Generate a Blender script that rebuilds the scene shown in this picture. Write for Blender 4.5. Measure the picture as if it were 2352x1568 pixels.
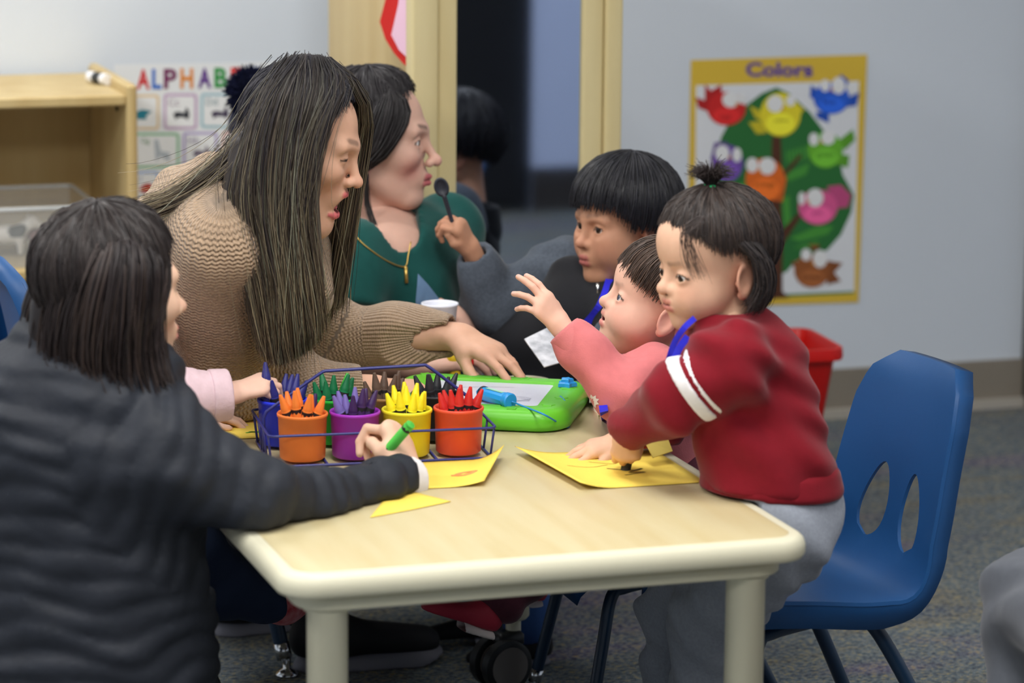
import bpy, math, random
import numpy as np
from mathutils import Matrix, Vector
for o in list(bpy.data.objects): bpy.data.objects.remove(o, do_unlink=True)
scene = bpy.context.scene
COL = scene.collection
rng = np.random.default_rng(7)
random.seed(7)

# ------------------------------------------------------------------ camera
# World axes are the room's: x runs along the back wall, y towards it, z up.
FPX, PITCH, ROLL, YAW, CAMH = 7200.0, math.radians(11.0), math.radians(0.5), math.radians(18.0), 1.70
def _room(v):
    c, s = math.cos(YAW), math.sin(YAW)
    return np.array([v[0]*c + v[1]*s, -v[0]*s + v[1]*c, v[2]])
_F = np.array([0, math.cos(PITCH), -math.sin(PITCH)])
_R0 = np.array([1.0, 0, 0]); _U0 = np.array([0, math.sin(PITCH), math.cos(PITCH)])
_R = math.cos(ROLL)*_R0 + math.sin(ROLL)*_U0
_U = -math.sin(ROLL)*_R0 + math.cos(ROLL)*_U0
CAMP = np.array([0, 0, CAMH])
CR, CU, CF = _room(_R), _room(_U), _room(_F)           # camera right / up / forward in the room
def _ray(px, py): return _F + _R*(px-1176)/FPX - _U*(py-784)/FPX
def W(px, py, d):                                       # at horizontal distance d from the camera
    r = _ray(px, py); return _room(CAMP + r*(d/r[1]))
def T(px, py, z):                                       # at height z
    r = _ray(px, py); return _room(CAMP + r*((z-CAMH)/r[2]))
def WB(px, py, b):                                      # on the plane y = b of the room
    r = _room(_ray(px, py)); return CAMP + r*(b/r[1])
cd = bpy.data.cameras.new('camera'); cam = bpy.data.objects.new('camera', cd); COL.objects.link(cam)
cd.sensor_width = 36.0; cd.lens = FPX/2352*36; cd.clip_start = 0.05; cd.clip_end = 60
m = Matrix.Identity(4)
for i in range(3): m[i][0], m[i][1], m[i][2], m[i][3] = CR[i], CU[i], -CF[i], CAMP[i]
cam.matrix_world = m
cd.dof.use_dof = True; cd.dof.focus_distance = 5.22; cd.dof.aperture_fstop = 3.2
scene.camera = cam

# ------------------------------------------------------------------ view, world, ceiling lamps
vs = scene.view_settings
vs.view_transform = 'Standard'; vs.look = 'None'; vs.gamma = 1.0; vs.use_curve_mapping = False; vs.exposure = 0.22
wd = bpy.data.worlds.new('world'); scene.world = wd; wd.use_nodes = True
wd.node_tree.nodes['Background'].inputs[0].default_value = (0.55, 0.62, 0.72, 1)
wd.node_tree.nodes['Background'].inputs[1].default_value = 0.12
CEIL = 2.75
def panel_lamp(x, y, w, col=(1.0, 0.98, 0.95), sx=0.6, sy=1.2):
    l = bpy.data.lights.new('ceiling_panel_lamp', 'AREA'); l.shape = 'RECTANGLE'; l.size = sx; l.size_y = sy
    l.energy = w; l.color = col
    o = bpy.data.objects.new('ceiling_panel_lamp', l); o.location = (x, y, CEIL-0.03); COL.objects.link(o)
LAMPS = [(-0.9, 6.1, 46), (1.2, 6.1, 22), (3.2, 5.9, 5),
         (-0.9, 3.6, 46), (1.2, 3.6, 40), (3.2, 3.6, 17),
         (-0.9, 1.2, 40), (1.0, 1.2, 38), (3.5, 2.6, 12)]
for x, y, w in LAMPS: panel_lamp(x, y, w)
# ------------------------------------------------------------------ helpers: scene objects
def lin(c): return tuple(((v/255)/12.92 if v/255 <= 0.04045 else ((v/255+0.055)/1.055)**2.4) for v in c)
def thing(name, label, cat, loc=(0, 0, 0), group=None):
    o = bpy.data.objects.new(name, None); o.empty_display_size = 0.05
    o.location = tuple(float(v) for v in loc); COL.objects.link(o)
    tag(o, label, cat, group); return o
def tag(o, label=None, cat=None, group=None, kind=None):
    if label: o['label'] = label
    if cat: o['category'] = cat
    if group: o['group'] = group
    if kind: o['kind'] = kind
    return o
def mesh(name, V, F, cols=None, uv=None, smooth=True):
    V = np.asarray(V, np.float32).reshape(-1, 3)
    me = bpy.data.meshes.new(name)
    me.vertices.add(len(V)); me.vertices.foreach_set('co', V.ravel())
    if isinstance(F, np.ndarray):
        k = F.shape[1]; idx = F.astype(np.int32).ravel(); st = np.arange(len(F), dtype=np.int32)*k
    else:
        ln = [len(f) for f in F]; idx = np.array([i for f in F for i in f], np.int32)
        st = np.concatenate([[0], np.cumsum(ln)[:-1]]).astype(np.int32) if ln else np.zeros(0, np.int32)
    me.loops.add(len(idx)); me.loops.foreach_set('vertex_index', idx)
    me.polygons.add(len(st)); me.polygons.foreach_set('loop_start', st)
    me.update(calc_edges=True); me.validate()
    me.polygons.foreach_set('use_smooth', np.full(len(me.polygons), bool(smooth)))
    if cols is not None:
        a = me.color_attributes.new('Col', 'FLOAT_COLOR', 'POINT')
        c = np.ones((len(V), 4), np.float32); c[:, :3] = cols
        a.data.foreach_set('color', c.ravel())
    if uv is not None:
        a = me.attributes.new('cuv', 'FLOAT_VECTOR', 'POINT')
        u = np.zeros((len(V), 3), np.float32); u[:, :np.shape(uv)[1]] = uv
        a.data.foreach_set('vector', u.ravel())
    return me
def obj(name, V, F, mat, parent=None, cols=None, uv=None, smooth=True, loc=None):
    """World-space verts; the object hangs under parent (an unrotated empty) or keeps its origin at loc."""
    V = np.asarray(V, float).reshape(-1, 3)
    off = np.zeros(3)
    p = parent
    while p is not None: off = off + np.array(p.location); p = p.parent
    if loc is not None: off = off + np.asarray(loc, float)
    o = bpy.data.objects.new(name, mesh(name, V-off, F, cols, uv, smooth))
    if loc is not None: o.location = tuple(loc)
    if mat is not None: o.data.materials.append(mat)
    COL.objects.link(o)
    if parent is not None: o.parent = parent
    return o
def sharp(o, deg=35):
    o.data.set_sharp_from_angle(angle=math.radians(deg)); return o
class MB:
    """collects shapes into one mesh"""
    def __init__(s): s.V = []; s.F = []; s.n = 0; s.C = []
    def add(s, V, F, col=None):
        V = np.asarray(V, float).reshape(-1, 3)
        s.F += [tuple(int(i)+s.n for i in f) for f in F]; s.V.append(V); s.n += len(V)
        s.C.append(np.tile(np.array(col if col is not None else (1, 1, 1), float), (len(V), 1)))
        return s
    def box(s, c, h, R=None, bev=0.0, col=None):
        V, F = box_vf(h, bev); V = V if R is None else V @ np.asarray(R).T
        return s.add(V+np.asarray(c, float), F, col)
    def tube(s, P, r, n=10, closed=False, caps=True, col=None):
        V, F = tube_vf(P, r, n, closed, caps); return s.add(V, F, col)
    def build(s, name, mat, parent=None, smooth=True, loc=None, cols=False):
        return obj(name, np.vstack(s.V), s.F, mat, parent, smooth=smooth, loc=loc, cols=np.vstack(s.C) if cols else None)
def box_vf(h, b=0.0):
    hx, hy, hz = h
    if b <= 0:
        V = np.array([(x*hx, y*hy, z*hz) for z in (-1, 1) for y in (-1, 1) for x in (-1, 1)], float)
        return V, [(0, 2, 3, 1), (4, 5, 7, 6), (0, 1, 5, 4), (2, 6, 7, 3), (0, 4, 6, 2), (1, 3, 7, 5)]
    return loft_rr([(b, -hz), (0, -hz+b), (0, hz-b), (b, hz)], hx, hy, min(b*1.5, hx*0.9, hy*0.9), 3)
def rrect(hx, hy, r, n=6):
    out = []
    for cx, cy, a0 in ((hx-r, hy-r, 0), (-hx+r, hy-r, 90), (-hx+r, -hy+r, 180), (hx-r, -hy+r, 270)):
        for k in range(n+1):
            a = math.radians(a0+90*k/n); out.append((cx+r*math.cos(a), cy+r*math.sin(a)))
    return np.array(out)
def loft_rr(rings, hx, hy, r, n=6):
    """rings: (inset, z) from the bottom up, capped both ends"""
    V = []; F = []; m_ = 4*(n+1)
    for ins, z in rings:
        p = rrect(hx-ins, hy-ins, max(r-ins, 0.0005), n); V.append(np.column_stack([p, np.full(len(p), z)]))
    for k in range(len(rings)-1):
        for i in range(m_):
            j = (i+1) % m_; F.append((k*m_+i, k*m_+j, (k+1)*m_+j, (k+1)*m_+i))
    F.append(tuple(range(m_))[::-1]); F.append(tuple((len(rings)-1)*m_+i for i in range(m_)))
    return np.vstack(V), F
def tube_vf(P, r, n=10, closed=False, caps=True):
    P = np.asarray(P, float); m_ = len(P); r = np.broadcast_to(np.asarray(r, float), (m_,))
    Tn = np.gradient(P, axis=0) if not closed else (np.roll(P, -1, 0)-np.roll(P, 1, 0))
    Tn /= np.linalg.norm(Tn, axis=1)[:, None]+1e-12
    a = np.array([0, 0, 1.0]) if abs(Tn[0, 2]) < 0.9 else np.array([1.0, 0, 0])
    V = []; N = np.cross(Tn[0], a); N /= np.linalg.norm(N)
    ang = np.arange(n)*2*math.pi/n
    for i in range(m_):
        N = N-Tn[i]*(N@Tn[i]); N /= np.linalg.norm(N)+1e-12; B = np.cross(Tn[i], N)
        V.append(P[i]+r[i]*(np.cos(ang)[:, None]*N+np.sin(ang)[:, None]*B))
    F = []
    for i in range(m_ if closed else m_-1):
        k = (i+1) % m_
        for j in range(n):
            l = (j+1) % n; F.append((i*n+j, i*n+l, k*n+l, k*n+j))
    if caps and not closed:
        F.append(tuple(range(n))[::-1]); F.append(tuple((m_-1)*n+j for j in range(n)))
    return np.vstack(V), F
def lathe_vf(prof, n=24, c=(0, 0, 0)):
    V = []; F = []
    for r, z in prof:
        a = np.arange(n)*2*math.pi/n
        V.append(np.column_stack([r*np.cos(a)+c[0], r*np.sin(a)+c[1], np.full(n, z+c[2])]))
    for i in range(len(prof)-1):
        for j in range(n):
            l = (j+1) % n; F.append((i*n+j, i*n+l, (i+1)*n+l, (i+1)*n+j))
    return np.vstack(V), F
def smoothpath(P, n=8, closed=False):
    P = np.asarray(P, float); out = []; m_ = len(P)
    for i in range(m_ if closed else m_-1):
        if closed: p0, p1, p2, p3 = P[i-1], P[i], P[(i+1) % m_], P[(i+2) % m_]
        else:
            p1, p2 = P[i], P[i+1]; p0 = P[i-1] if i > 0 else 2*p1-p2; p3 = P[i+2] if i+2 < m_ else 2*p2-p1
        for k in range(n):
            t = k/n; out.append(0.5*((2*p1)+(-p0+p2)*t+(2*p0-5*p1+4*p2-p3)*t*t+(-p0+3*p1-3*p2+p3)*t**3))
    if not closed: out.append(P[-1])
    return np.array(out)
def rotz(a): c, s = math.cos(a), math.sin(a); return np.array([[c, -s, 0], [s, c, 0], [0, 0, 1.0]])
def rotx(a): c, s = math.cos(a), math.sin(a); return np.array([[1.0, 0, 0], [0, c, -s], [0, s, c]])
def roty(a): c, s = math.cos(a), math.sin(a); return np.array([[c, 0, s], [0, 1.0, 0], [-s, 0, c]])
def nrm(v): v = np.asarray(v, float); return v/(np.linalg.norm(v)+1e-12)
def poly(name, P, mat, parent=None, th=0.0, nvec=None):
    """flat polygon from a point loop; th gives it thickness along nvec"""
    P = np.asarray(P, float); n = len(P)
    if th <= 0: return obj(name, P, [tuple(range(n))], mat, parent, smooth=False)
    Q = P+np.asarray(nvec)*th
    F = [tuple(range(n)), tuple(range(2*n-1, n-1, -1))]+[(i, i+n, (i+1) % n+n, (i+1) % n) for i in range(n)]
    return obj(name, np.vstack([P, Q]), F, mat, parent, smooth=False)

# ------------------------------------------------------------------ helpers: materials
_M = {}
def mat(name, col=(200, 200, 200), rough=0.5, spec=0.4, metal=0.0, **k):
    """k: noise=(scale, amount[, colour2]), stretch=(x,y,z), bump=(scale, strength), sss, trans, alpha, vcol, coat, sheen, emit"""
    if name in _M: return _M[name]
    m_ = bpy.data.materials.new(name); m_.use_nodes = True; nt = m_.node_tree; N = nt.nodes; L = nt.links
    b = N['Principled BSDF']; c = lin(col)+(1,)
    b.inputs['Base Color'].default_value = c; b.inputs['Roughness'].default_value = rough
    b.inputs['Specular IOR Level'].default_value = spec; b.inputs['Metallic'].default_value = metal
    src = None
    tc = N.new('ShaderNodeTexCoord'); mp = N.new('ShaderNodeMapping'); L.new(tc.outputs['Object'], mp.inputs[0])
    mp.inputs['Scale'].default_value = k.get('stretch', (1, 1, 1))
    if k.get('vcol'):
        a = N.new('ShaderNodeAttribute'); a.attribute_name = 'Col'; src = a.outputs['Color']
    if 'noise' in k:
        nz = N.new('ShaderNodeTexNoise'); nz.inputs['Scale'].default_value = k['noise'][0]; nz.inputs['Detail'].default_value = 6
        L.new(mp.outputs[0], nz.inputs['Vector'])
        cr = N.new('ShaderNodeMapRange'); cr.inputs[1].default_value = 0.3; cr.inputs[2].default_value = 0.7
        L.new(nz.outputs['Fac'], cr.inputs[0])
        mx = N.new('ShaderNodeMix'); mx.data_type = 'RGBA'
        c2 = lin(k['noise'][2])+(1,) if len(k['noise']) > 2 else tuple(v*(1-k['noise'][1]) for v in c[:3])+(1,)
        if src is not None:
            mx.blend_type = 'MULTIPLY'; mx.inputs[0].default_value = 1.0; L.new(src, mx.inputs['A'])
            mg = N.new('ShaderNodeMapRange'); mg.inputs[3].default_value = 1-k['noise'][1]; mg.inputs[4].default_value = 1.0
            L.new(cr.outputs[0], mg.inputs[0]); cb = N.new('ShaderNodeCombineColor')
            for i in range(3): L.new(mg.outputs[0], cb.inputs[i])
            L.new(cb.outputs[0], mx.inputs['B'])
        else:
            mx.inputs['A'].default_value = c; mx.inputs['B'].default_value = c2; L.new(cr.outputs[0], mx.inputs[0])
        src = mx.outputs['Result']
    if src is not None: L.new(src, b.inputs['Base Color'])
    if 'bump' in k:
        nb = N.new('ShaderNodeTexNoise'); nb.inputs['Scale'].default_value = k['bump'][0]; nb.inputs['Detail'].default_value = 4
        L.new(mp.outputs[0], nb.inputs['Vector'])
        bp = N.new('ShaderNodeBump'); bp.inputs['Strength'].default_value = k['bump'][1]; bp.inputs['Distance'].default_value = k.get('bdist', 0.002)
        L.new(nb.outputs['Fac'], bp.inputs['Height']); L.new(bp.outputs[0], b.inputs['Normal'])
    if 'sss' in k:
        b.inputs['Subsurface Weight'].default_value = k['sss']; b.inputs['Subsurface Radius'].default_value = (1.0, 0.35, 0.2)
        b.inputs['Subsurface Scale'].default_value = 0.006
    if 'trans' in k: b.inputs['Transmission Weight'].default_value = k['trans']; b.inputs['IOR'].default_value = k.get('ior', 1.45)
    if 'alpha' in k: b.inputs['Alpha'].default_value = k['alpha']
    if 'coat' in k: b.inputs['Coat Weight'].default_value = k['coat']; b.inputs['Coat Roughness'].default_value = 0.15
    if 'sheen' in k: b.inputs['Sheen Weight'].default_value = k['sheen']; b.inputs['Sheen Roughness'].default_value = 0.4
    if 'aniso' in k: b.inputs['Anisotropic'].default_value = k['aniso']
    if 'emit' in k: b.inputs['Emission Color'].default_value = c; b.inputs['Emission Strength'].default_value = k['emit']
    _M[name] = m_; return m_

# ------------------------------------------------------------------ helpers: implicit shapes
def sph(c, r): c = np.asarray(c, np.float32); return lambda P: np.sqrt(((P-c)**2).sum(1))-np.float32(r)
def ell(c, r, R=None):
    c = np.asarray(c, np.float32); r = np.asarray(r, np.float32); Rm = None if R is None else np.asarray(R, np.float32)
    def f(P):
        q = P-c
        if Rm is not None: q = q @ Rm
        a = q/r; k0 = np.sqrt((a*a).sum(1))+1e-6; k1 = np.sqrt(((a/r)**2).sum(1))+1e-6
        return k0*(k0-1)/k1
    return f
def rc(a, b, ra, rb):
    a = np.asarray(a, np.float32); b = np.asarray(b, np.float32); ab = b-a; L2 = float(ab@ab)+1e-9
    def f(P):
        q = P-a; t = np.clip((q @ ab)/L2, 0, 1)
        return np.sqrt(((q-t[:, None]*ab)**2).sum(1))-(ra+(rb-ra)*t)
    return f
def rcf(a, b, ra, rb, n, sq):
    """round cone flattened by sq along direction n"""
    a = np.asarray(a, np.float32); n = nrm(n).astype(np.float32)
    S = (np.eye(3)+(1/sq-1)*np.outer(n, n)).astype(np.float32)
    g = rc(S@np.asarray(a), S@np.asarray(b, np.float32), ra, rb)
    return lambda P: g(P @ S.T)*sq
def chain(P, R, k=0.0): return U([rc(P[i], P[i+1], R[i], R[i+1]) for i in range(len(P)-1)], k)
def rbox(c, h, r, R=None):
    c = np.asarray(c, np.float32); h = np.asarray(h, np.float32)-r; Rm = None if R is None else np.asarray(R, np.float32)
    def f(P):
        q = P-c
        if Rm is not None: q = q @ Rm
        q = np.abs(q)-h
        return np.sqrt((np.maximum(q, 0)**2).sum(1))+np.minimum(q.max(1), 0)-r
    return f
def plane(p, n): p = np.asarray(p, np.float32); n = nrm(n).astype(np.float32); return lambda P: (P-p) @ n
def smin(a, b, k):
    if k <= 0: return np.minimum(a, b)
    h = np.maximum(k-np.abs(a-b), 0)/k; return np.minimum(a, b)-h*h*(k*0.25)
def smax(a, b, k): return -smin(-a, -b, k)
def U(fs, k=0.0):
    def f(P):
        d = fs[0](P)
        for g in fs[1:]: d = smin(d, g(P), k)
        return d
    return f
def SUB(f, g, k=0.0): return lambda P: smax(f(P), -g(P), k)
def INT(f, g, k=0.0): return lambda P: smax(f(P), g(P), k)
def OFF(f, r): return lambda P: f(P)-r
def LOC(f, R, t, s=1.0):
    R = np.asarray(R, np.float32); t = np.asarray(t, np.float32)
    return lambda P: f(((P-t) @ R)/np.float32(s))*np.float32(s)
def BND(f, c, r):
    """skip evaluating f far from a bounding sphere"""
    c = np.asarray(c, np.float32)
    def g(P):
        d = np.sqrt(((P-c)**2).sum(1))-r
        m_ = d < 0.02
        if m_.any(): d[m_] = f(P[m_])
        d[~m_] += 0.0
        return d
    return g
def folds(amp, dirs):
    """dirs: list of (wavevector, phase, warpvector)"""
    D = [(np.asarray(k, np.float32), ph, np.asarray(w, np.float32)) for k, ph, w in dirs]
    def f(P):
        s = 0
        for k, ph, w in D:
            s = s+np.sin(P @ k+ph+1.7*np.sin(P @ w+ph*2.3))
        return s*(amp/len(D))
    return f
def DISP(f, g): return lambda P: f(P)-g(P)
def polygonize(f, lo, hi, h):
    """block-sparse surface nets"""
    lo = np.asarray(lo, float); B = 8
    n = (np.ceil((np.asarray(hi, float)-lo)/h/B).astype(int)+1)*B
    nb = n//B
    g = np.stack(np.meshgrid(*[np.arange(k) for k in nb], indexing='ij'), -1).reshape(-1, 3)
    cpt = (lo+(g*B+(B-1)/2)*h).astype(np.float32)
    dc = f(cpt)
    D = np.where(dc < 0, -1.0, 1.0).astype(np.float32).reshape(nb)
    D = np.repeat(np.repeat(np.repeat(D, B, 0), B, 1), B, 2)
    act = g[np.abs(dc) < h*B*1.15]
    o = np.stack(np.meshgrid(*[np.arange(B)]*3, indexing='ij'), -1).reshape(-1, 3)
    for i in range(0, len(act), 1500):
        idx = (act[i:i+1500, None, :]*B+o[None]).reshape(-1, 3)
        D[idx[:, 0], idx[:, 1], idx[:, 2]] = f((lo+idx*h).astype(np.float32))
    s = D < 0
    cs = [s[a:n[0]-1+a, b:n[1]-1+b, c:n[2]-1+c] for a in (0, 1) for b in (0, 1) for c in (0, 1)]
    anyv = np.logical_or.reduce(cs); allv = np.logical_and.reduce(cs)
    mx = anyv & ~allv
    ci = np.argwhere(mx); idm = np.full(mx.shape, -1, np.int64); idm[mx] = np.arange(len(ci))
    corner = np.array([(a, b, c) for a in (0, 1) for b in (0, 1) for c in (0, 1)])
    dv = np.stack([D[ci[:, 0]+a, ci[:, 1]+b, ci[:, 2]+c] for a, b, c in corner], 1)
    acc = np.zeros((len(ci), 3)); cnt = np.zeros(len(ci))
    for i in range(8):
        for j in range(i+1, 8):
            if np.abs(corner[i]-corner[j]).sum() != 1: continue
            a, b = dv[:, i], dv[:, j]; m_ = (a < 0) != (b < 0)
            t = np.where(m_, a/(a-b+1e-20), 0)
            acc += np.where(m_[:, None], corner[i]+t[:, None]*(corner[j]-corner[i]), 0); cnt += m_
    V = lo+(ci+acc/cnt[:, None])*h
    F = []
    for ax in range(3):
        u, v = (ax+1) % 3, (ax+2) % 3
        sl = [slice(None)]*3; sl2 = [slice(None)]*3
        sl[ax] = slice(0, n[ax]-1); sl2[ax] = slice(1, n[ax])
        for q in (u, v): sl[q] = slice(1, n[q]-1); sl2[q] = slice(1, n[q]-1)
        a = s[tuple(sl)]; b = s[tuple(sl2)]
        for flip, m_ in ((0, a & ~b), (1, b & ~a)):
            e = np.argwhere(m_)
            if not len(e): continue
            for q in (u, v): e[:, q] += 1
            def cid(du, dv_):
                w = e.copy(); w[:, u] += du; w[:, v] += dv_; return idm[w[:, 0], w[:, 1], w[:, 2]]
            q4 = np.stack([cid(-1, -1), cid(0, -1), cid(0, 0), cid(-1, 0)], 1)
            F.append(q4[:, ::-1] if flip else q4)
    F = np.vstack(F) if F else np.zeros((0, 4), int)
    F = F[(F >= 0).all(1)]
    return V, F
def bounds(pts, pad):
    p = np.vstack([np.atleast_2d(q) for q in pts]); return p.min(0)-pad, p.max(0)+pad
def joinvf(parts):
    V = []; F = []; n = 0
    for v, f in parts: V.append(v); F.append(np.asarray(f)+n); n += len(v)
    return np.vstack(V), np.vstack(F)
# ------------------------------------------------------------------ the room
def carpet_mat():
    m_ = bpy.data.materials.new('carpet'); m_.use_nodes = True; nt = m_.node_tree; N = nt.nodes; L = nt.links; b = N['Principled BSDF']
    b.inputs['Roughness'].default_value = 0.95; b.inputs['Specular IOR Level'].default_value = 0.1
    tc = N.new('ShaderNodeTexCoord'); mp = N.new('ShaderNodeMapping'); mp.inputs['Scale'].default_value = (0.7, 2.2, 1); L.new(tc.outputs['Object'], mp.inputs[0])
    def noise(sc, vec, det=4):
        n = N.new('ShaderNodeTexNoise'); n.inputs['Scale'].default_value = sc; n.inputs['Detail'].default_value = det; L.new(vec, n.inputs['Vector']); return n.outputs['Fac']
    def ramp(f, stops):
        r = N.new('ShaderNodeValToRGB'); L.new(f, r.inputs[0]); e = r.color_ramp.elements
        e[0].position, e[0].color = stops[0][0], lin(stops[0][1])+(1,); e[1].position, e[1].color = stops[-1][0], lin(stops[-1][1])+(1,)
        for p, c in stops[1:-1]: q = e.new(p); q.color = lin(c)+(1,)
        return r.outputs[0]
    broad = ramp(noise(2.2, mp.outputs[0]), [(0.34, (104, 88, 122)), (0.45, (92, 100, 108)), (0.55, (104, 116, 122)), (0.62, (116, 108, 90)), (0.72, (82, 92, 110))])
    mp2 = N.new('ShaderNodeMapping'); mp2.inputs['Scale'].default_value = (1, 1.8, 1); L.new(tc.outputs['Object'], mp2.inputs[0])
    fleck = ramp(noise(95, mp2.outputs[0], 3), [(0.34, (30, 34, 52)), (0.45, (88, 98, 108)), (0.55, (128, 136, 142)), (0.66, (178, 160, 96))])
    mx = N.new('ShaderNodeMix'); mx.data_type = 'RGBA'; mx.inputs[0].default_value = 0.6; L.new(broad, mx.inputs['A']); L.new(fleck, mx.inputs['B'])
    fine = noise(420, tc.outputs['Object'], 2)
    mr = N.new('ShaderNodeMapRange'); mr.inputs[1].default_value = 0.3; mr.inputs[2].default_value = 0.7; mr.inputs[3].default_value = 0.6; mr.inputs[4].default_value = 1.45; L.new(fine, mr.inputs[0])
    mu = N.new('ShaderNodeVectorMath'); mu.operation = 'SCALE'; L.new(mx.outputs['Result'], mu.inputs[0]); L.new(mr.outputs[0], mu.inputs['Scale'])
    L.new(mu.outputs[0], b.inputs['Base Color'])
    bp = N.new('ShaderNodeBump'); bp.inputs['Strength'].default_value = 0.8; bp.inputs['Distance'].default_value = 0.004; L.new(fine, bp.inputs['Height']); L.new(bp.outputs[0], b.inputs['Normal'])
    return m_
M_wall = mat('wall_paint', (214, 222, 232), 0.75, 0.2, noise=(1.3, 0.03), bump=(120, 0.08))
M_base = mat('baseboard_vinyl', (140, 132, 120), 0.55, 0.3, noise=(6, 0.08))
M_basel = mat('baseboard_toe', (176, 170, 160), 0.5, 0.3)
X0, X1, Y0, Y1 = -3.2, 5.2, -2.2, 7.15
def struct(name, c, h, m_, parent=None, bev=0.0):
    V, F = box_vf(h, bev); o = obj(name, V+np.asarray(c, float), F, m_, parent, smooth=False, loc=None if parent else c)
    if parent is None: o['kind'] = 'structure'
    return o
struct('floor', ((X0+X1)/2, (Y0+Y1)/2, -0.05), ((X1-X0)/2, (Y1-Y0)/2, 0.05), carpet_mat())
struct('ceiling', ((X0+X1)/2, (Y0+Y1)/2, CEIL+0.05), ((X1-X0)/2, (Y1-Y0)/2, 0.05), mat('ceiling_tile', (225, 225, 222), 0.9, 0.1, bump=(90, 0.3)))
struct('wall_back', ((X0+X1)/2, Y1+0.05, CEIL/2), ((X1-X0)/2, 0.05, CEIL/2), M_wall)
struct('wall_left', (X0-0.05, (Y0+Y1)/2, CEIL/2), (0.05, (Y1-Y0)/2, CEIL/2), M_wall)
struct('wall_right', (X1+0.05, (Y0+Y1)/2, CEIL/2), (0.05, (Y1-Y0)/2, CEIL/2), M_wall)
struct('wall_front', ((X0+X1)/2, Y0-0.05, CEIL/2), ((X1-X0)/2, 0.05, CEIL/2), M_wall)
# projecting block behind the viewer's right shoulder, seen in the mirror
struct('wall_partition', ((3.525+X1)/2, (1.2+Y0)/2, CEIL/2), ((X1-3.525)/2, (1.2-Y0)/2, CEIL/2), mat('pale_blue_paint', (196, 208, 238), 0.7, 0.2))
o = struct('baseboard_partition', ((3.525+X1)/2, 1.206, 0.08), ((X1-3.525)/2, 0.006, 0.08), mat('baseboard_in_shade', (52, 48, 46), 0.6, 0.3))  # brown baseboard like the back wall's, with its shadow put into the dark colour
dx = WB(2343, 900, Y1)[0]
bb = struct('baseboard_back', ((X0+dx)/2, Y1-0.006, 0.062), ((dx-X0)/2, 0.006, 0.062), M_base)
struct('toe', ((X0+dx)/2, Y1-0.014, 0.012), ((dx-X0)/2, 0.014, 0.012), M_basel, bb)
dr = struct('door_1', (dx+0.55, Y1-0.006, 1.05), (0.44, 0.006, 1.03), mat('door_olive', (112, 104, 70), 0.5, 0.3, noise=(8, 0.15)))
struct('door_frame', (dx+0.05, Y1-0.02, 1.05), (0.05, 0.02, 1.05), mat('door_frame_dark', (52, 54, 52), 0.5, 0.4), dr)
struct('door_frame', (dx+1.04, Y1-0.02, 1.05), (0.05, 0.02, 1.05), mat('door_frame_dark'), dr)
struct('door_frame', (dx+0.55, Y1-0.02, 2.13), (0.55, 0.02, 0.05), mat('door_frame_dark'), dr)
struct('door_handle', (dx+0.17, Y1-0.04, 1.0), (0.05, 0.03, 0.012), mat('steel', (190, 190, 190), 0.3, 0.5, 1.0), dr, 0.005)
# ceiling light fixtures: the visible boxes round the lamps
M_diff = mat('fixture_frame', (235, 235, 235), 0.5)
for i, (x, y, w) in enumerate(LAMPS):
    t = MB()
    for sx, sy, hx, hy in ((0.315, 0, 0.015, 0.63), (-0.315, 0, 0.015, 0.63), (0, 0.615, 0.3, 0.015), (0, -0.615, 0.3, 0.015)):
        t.box((x+sx, y+sy, CEIL-0.03), (hx, hy, 0.03))
    o = t.build('ceiling_light_frame', M_diff, smooth=False, loc=(x, y, CEIL)); o['kind'] = 'structure'

# ------------------------------------------------------------------ the table
TX0, TX1, TY0, TY1, TZ = 0.988, 1.780, 4.04, 5.285, 0.56
TC = np.array([(TX0+TX1)/2, (TY0+TY1)/2, 0])
M_lam = mat('maple_laminate', (200, 188, 150), 0.36, 0.45, noise=(3.0, 0.1, (192, 176, 132)), stretch=(9, 0.9, 1), bump=(60, 0.02))
M_edge = mat('cream_edge', (210, 206, 182), 0.42, 0.4)
tab = thing('activity_table', 'maple topped cream rimmed classroom table with round legs and coloured papers', 'table', TC)
hx, hy = (TX1-TX0)/2, (TY1-TY0)/2
V, F = loft_rr([(0.011, -0.036), (0.004, -0.0335), (0.0, -0.027), (0.0, -0.015), (0.003, -0.007), (0.008, -0.0018), (0.013, -0.0006), (0.03, -0.0006)], hx, hy, 0.055, 8)
obj('edge_band', V+TC+(0, 0, TZ), F, M_edge, tab)
V, F = loft_rr([(0.0, -0.004), (0.0, -0.0002), (0.0008, 0.0)], hx-0.024, hy-0.024, 0.034, 8)
obj('tabletop', V+TC+(0, 0, TZ), F, M_lam, tab)
V, F = loft_rr([(0.006, -0.0362), (0.006, -0.041), (0.001, -0.043), (0.0, -0.046), (0.0, -0.058), (0.004, -0.061), (0.014, -0.063)][::-1], hx-0.03, hy-0.03, 0.05, 8)
obj('apron', V+TC+(0, 0, TZ), F, M_edge, tab)
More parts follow.
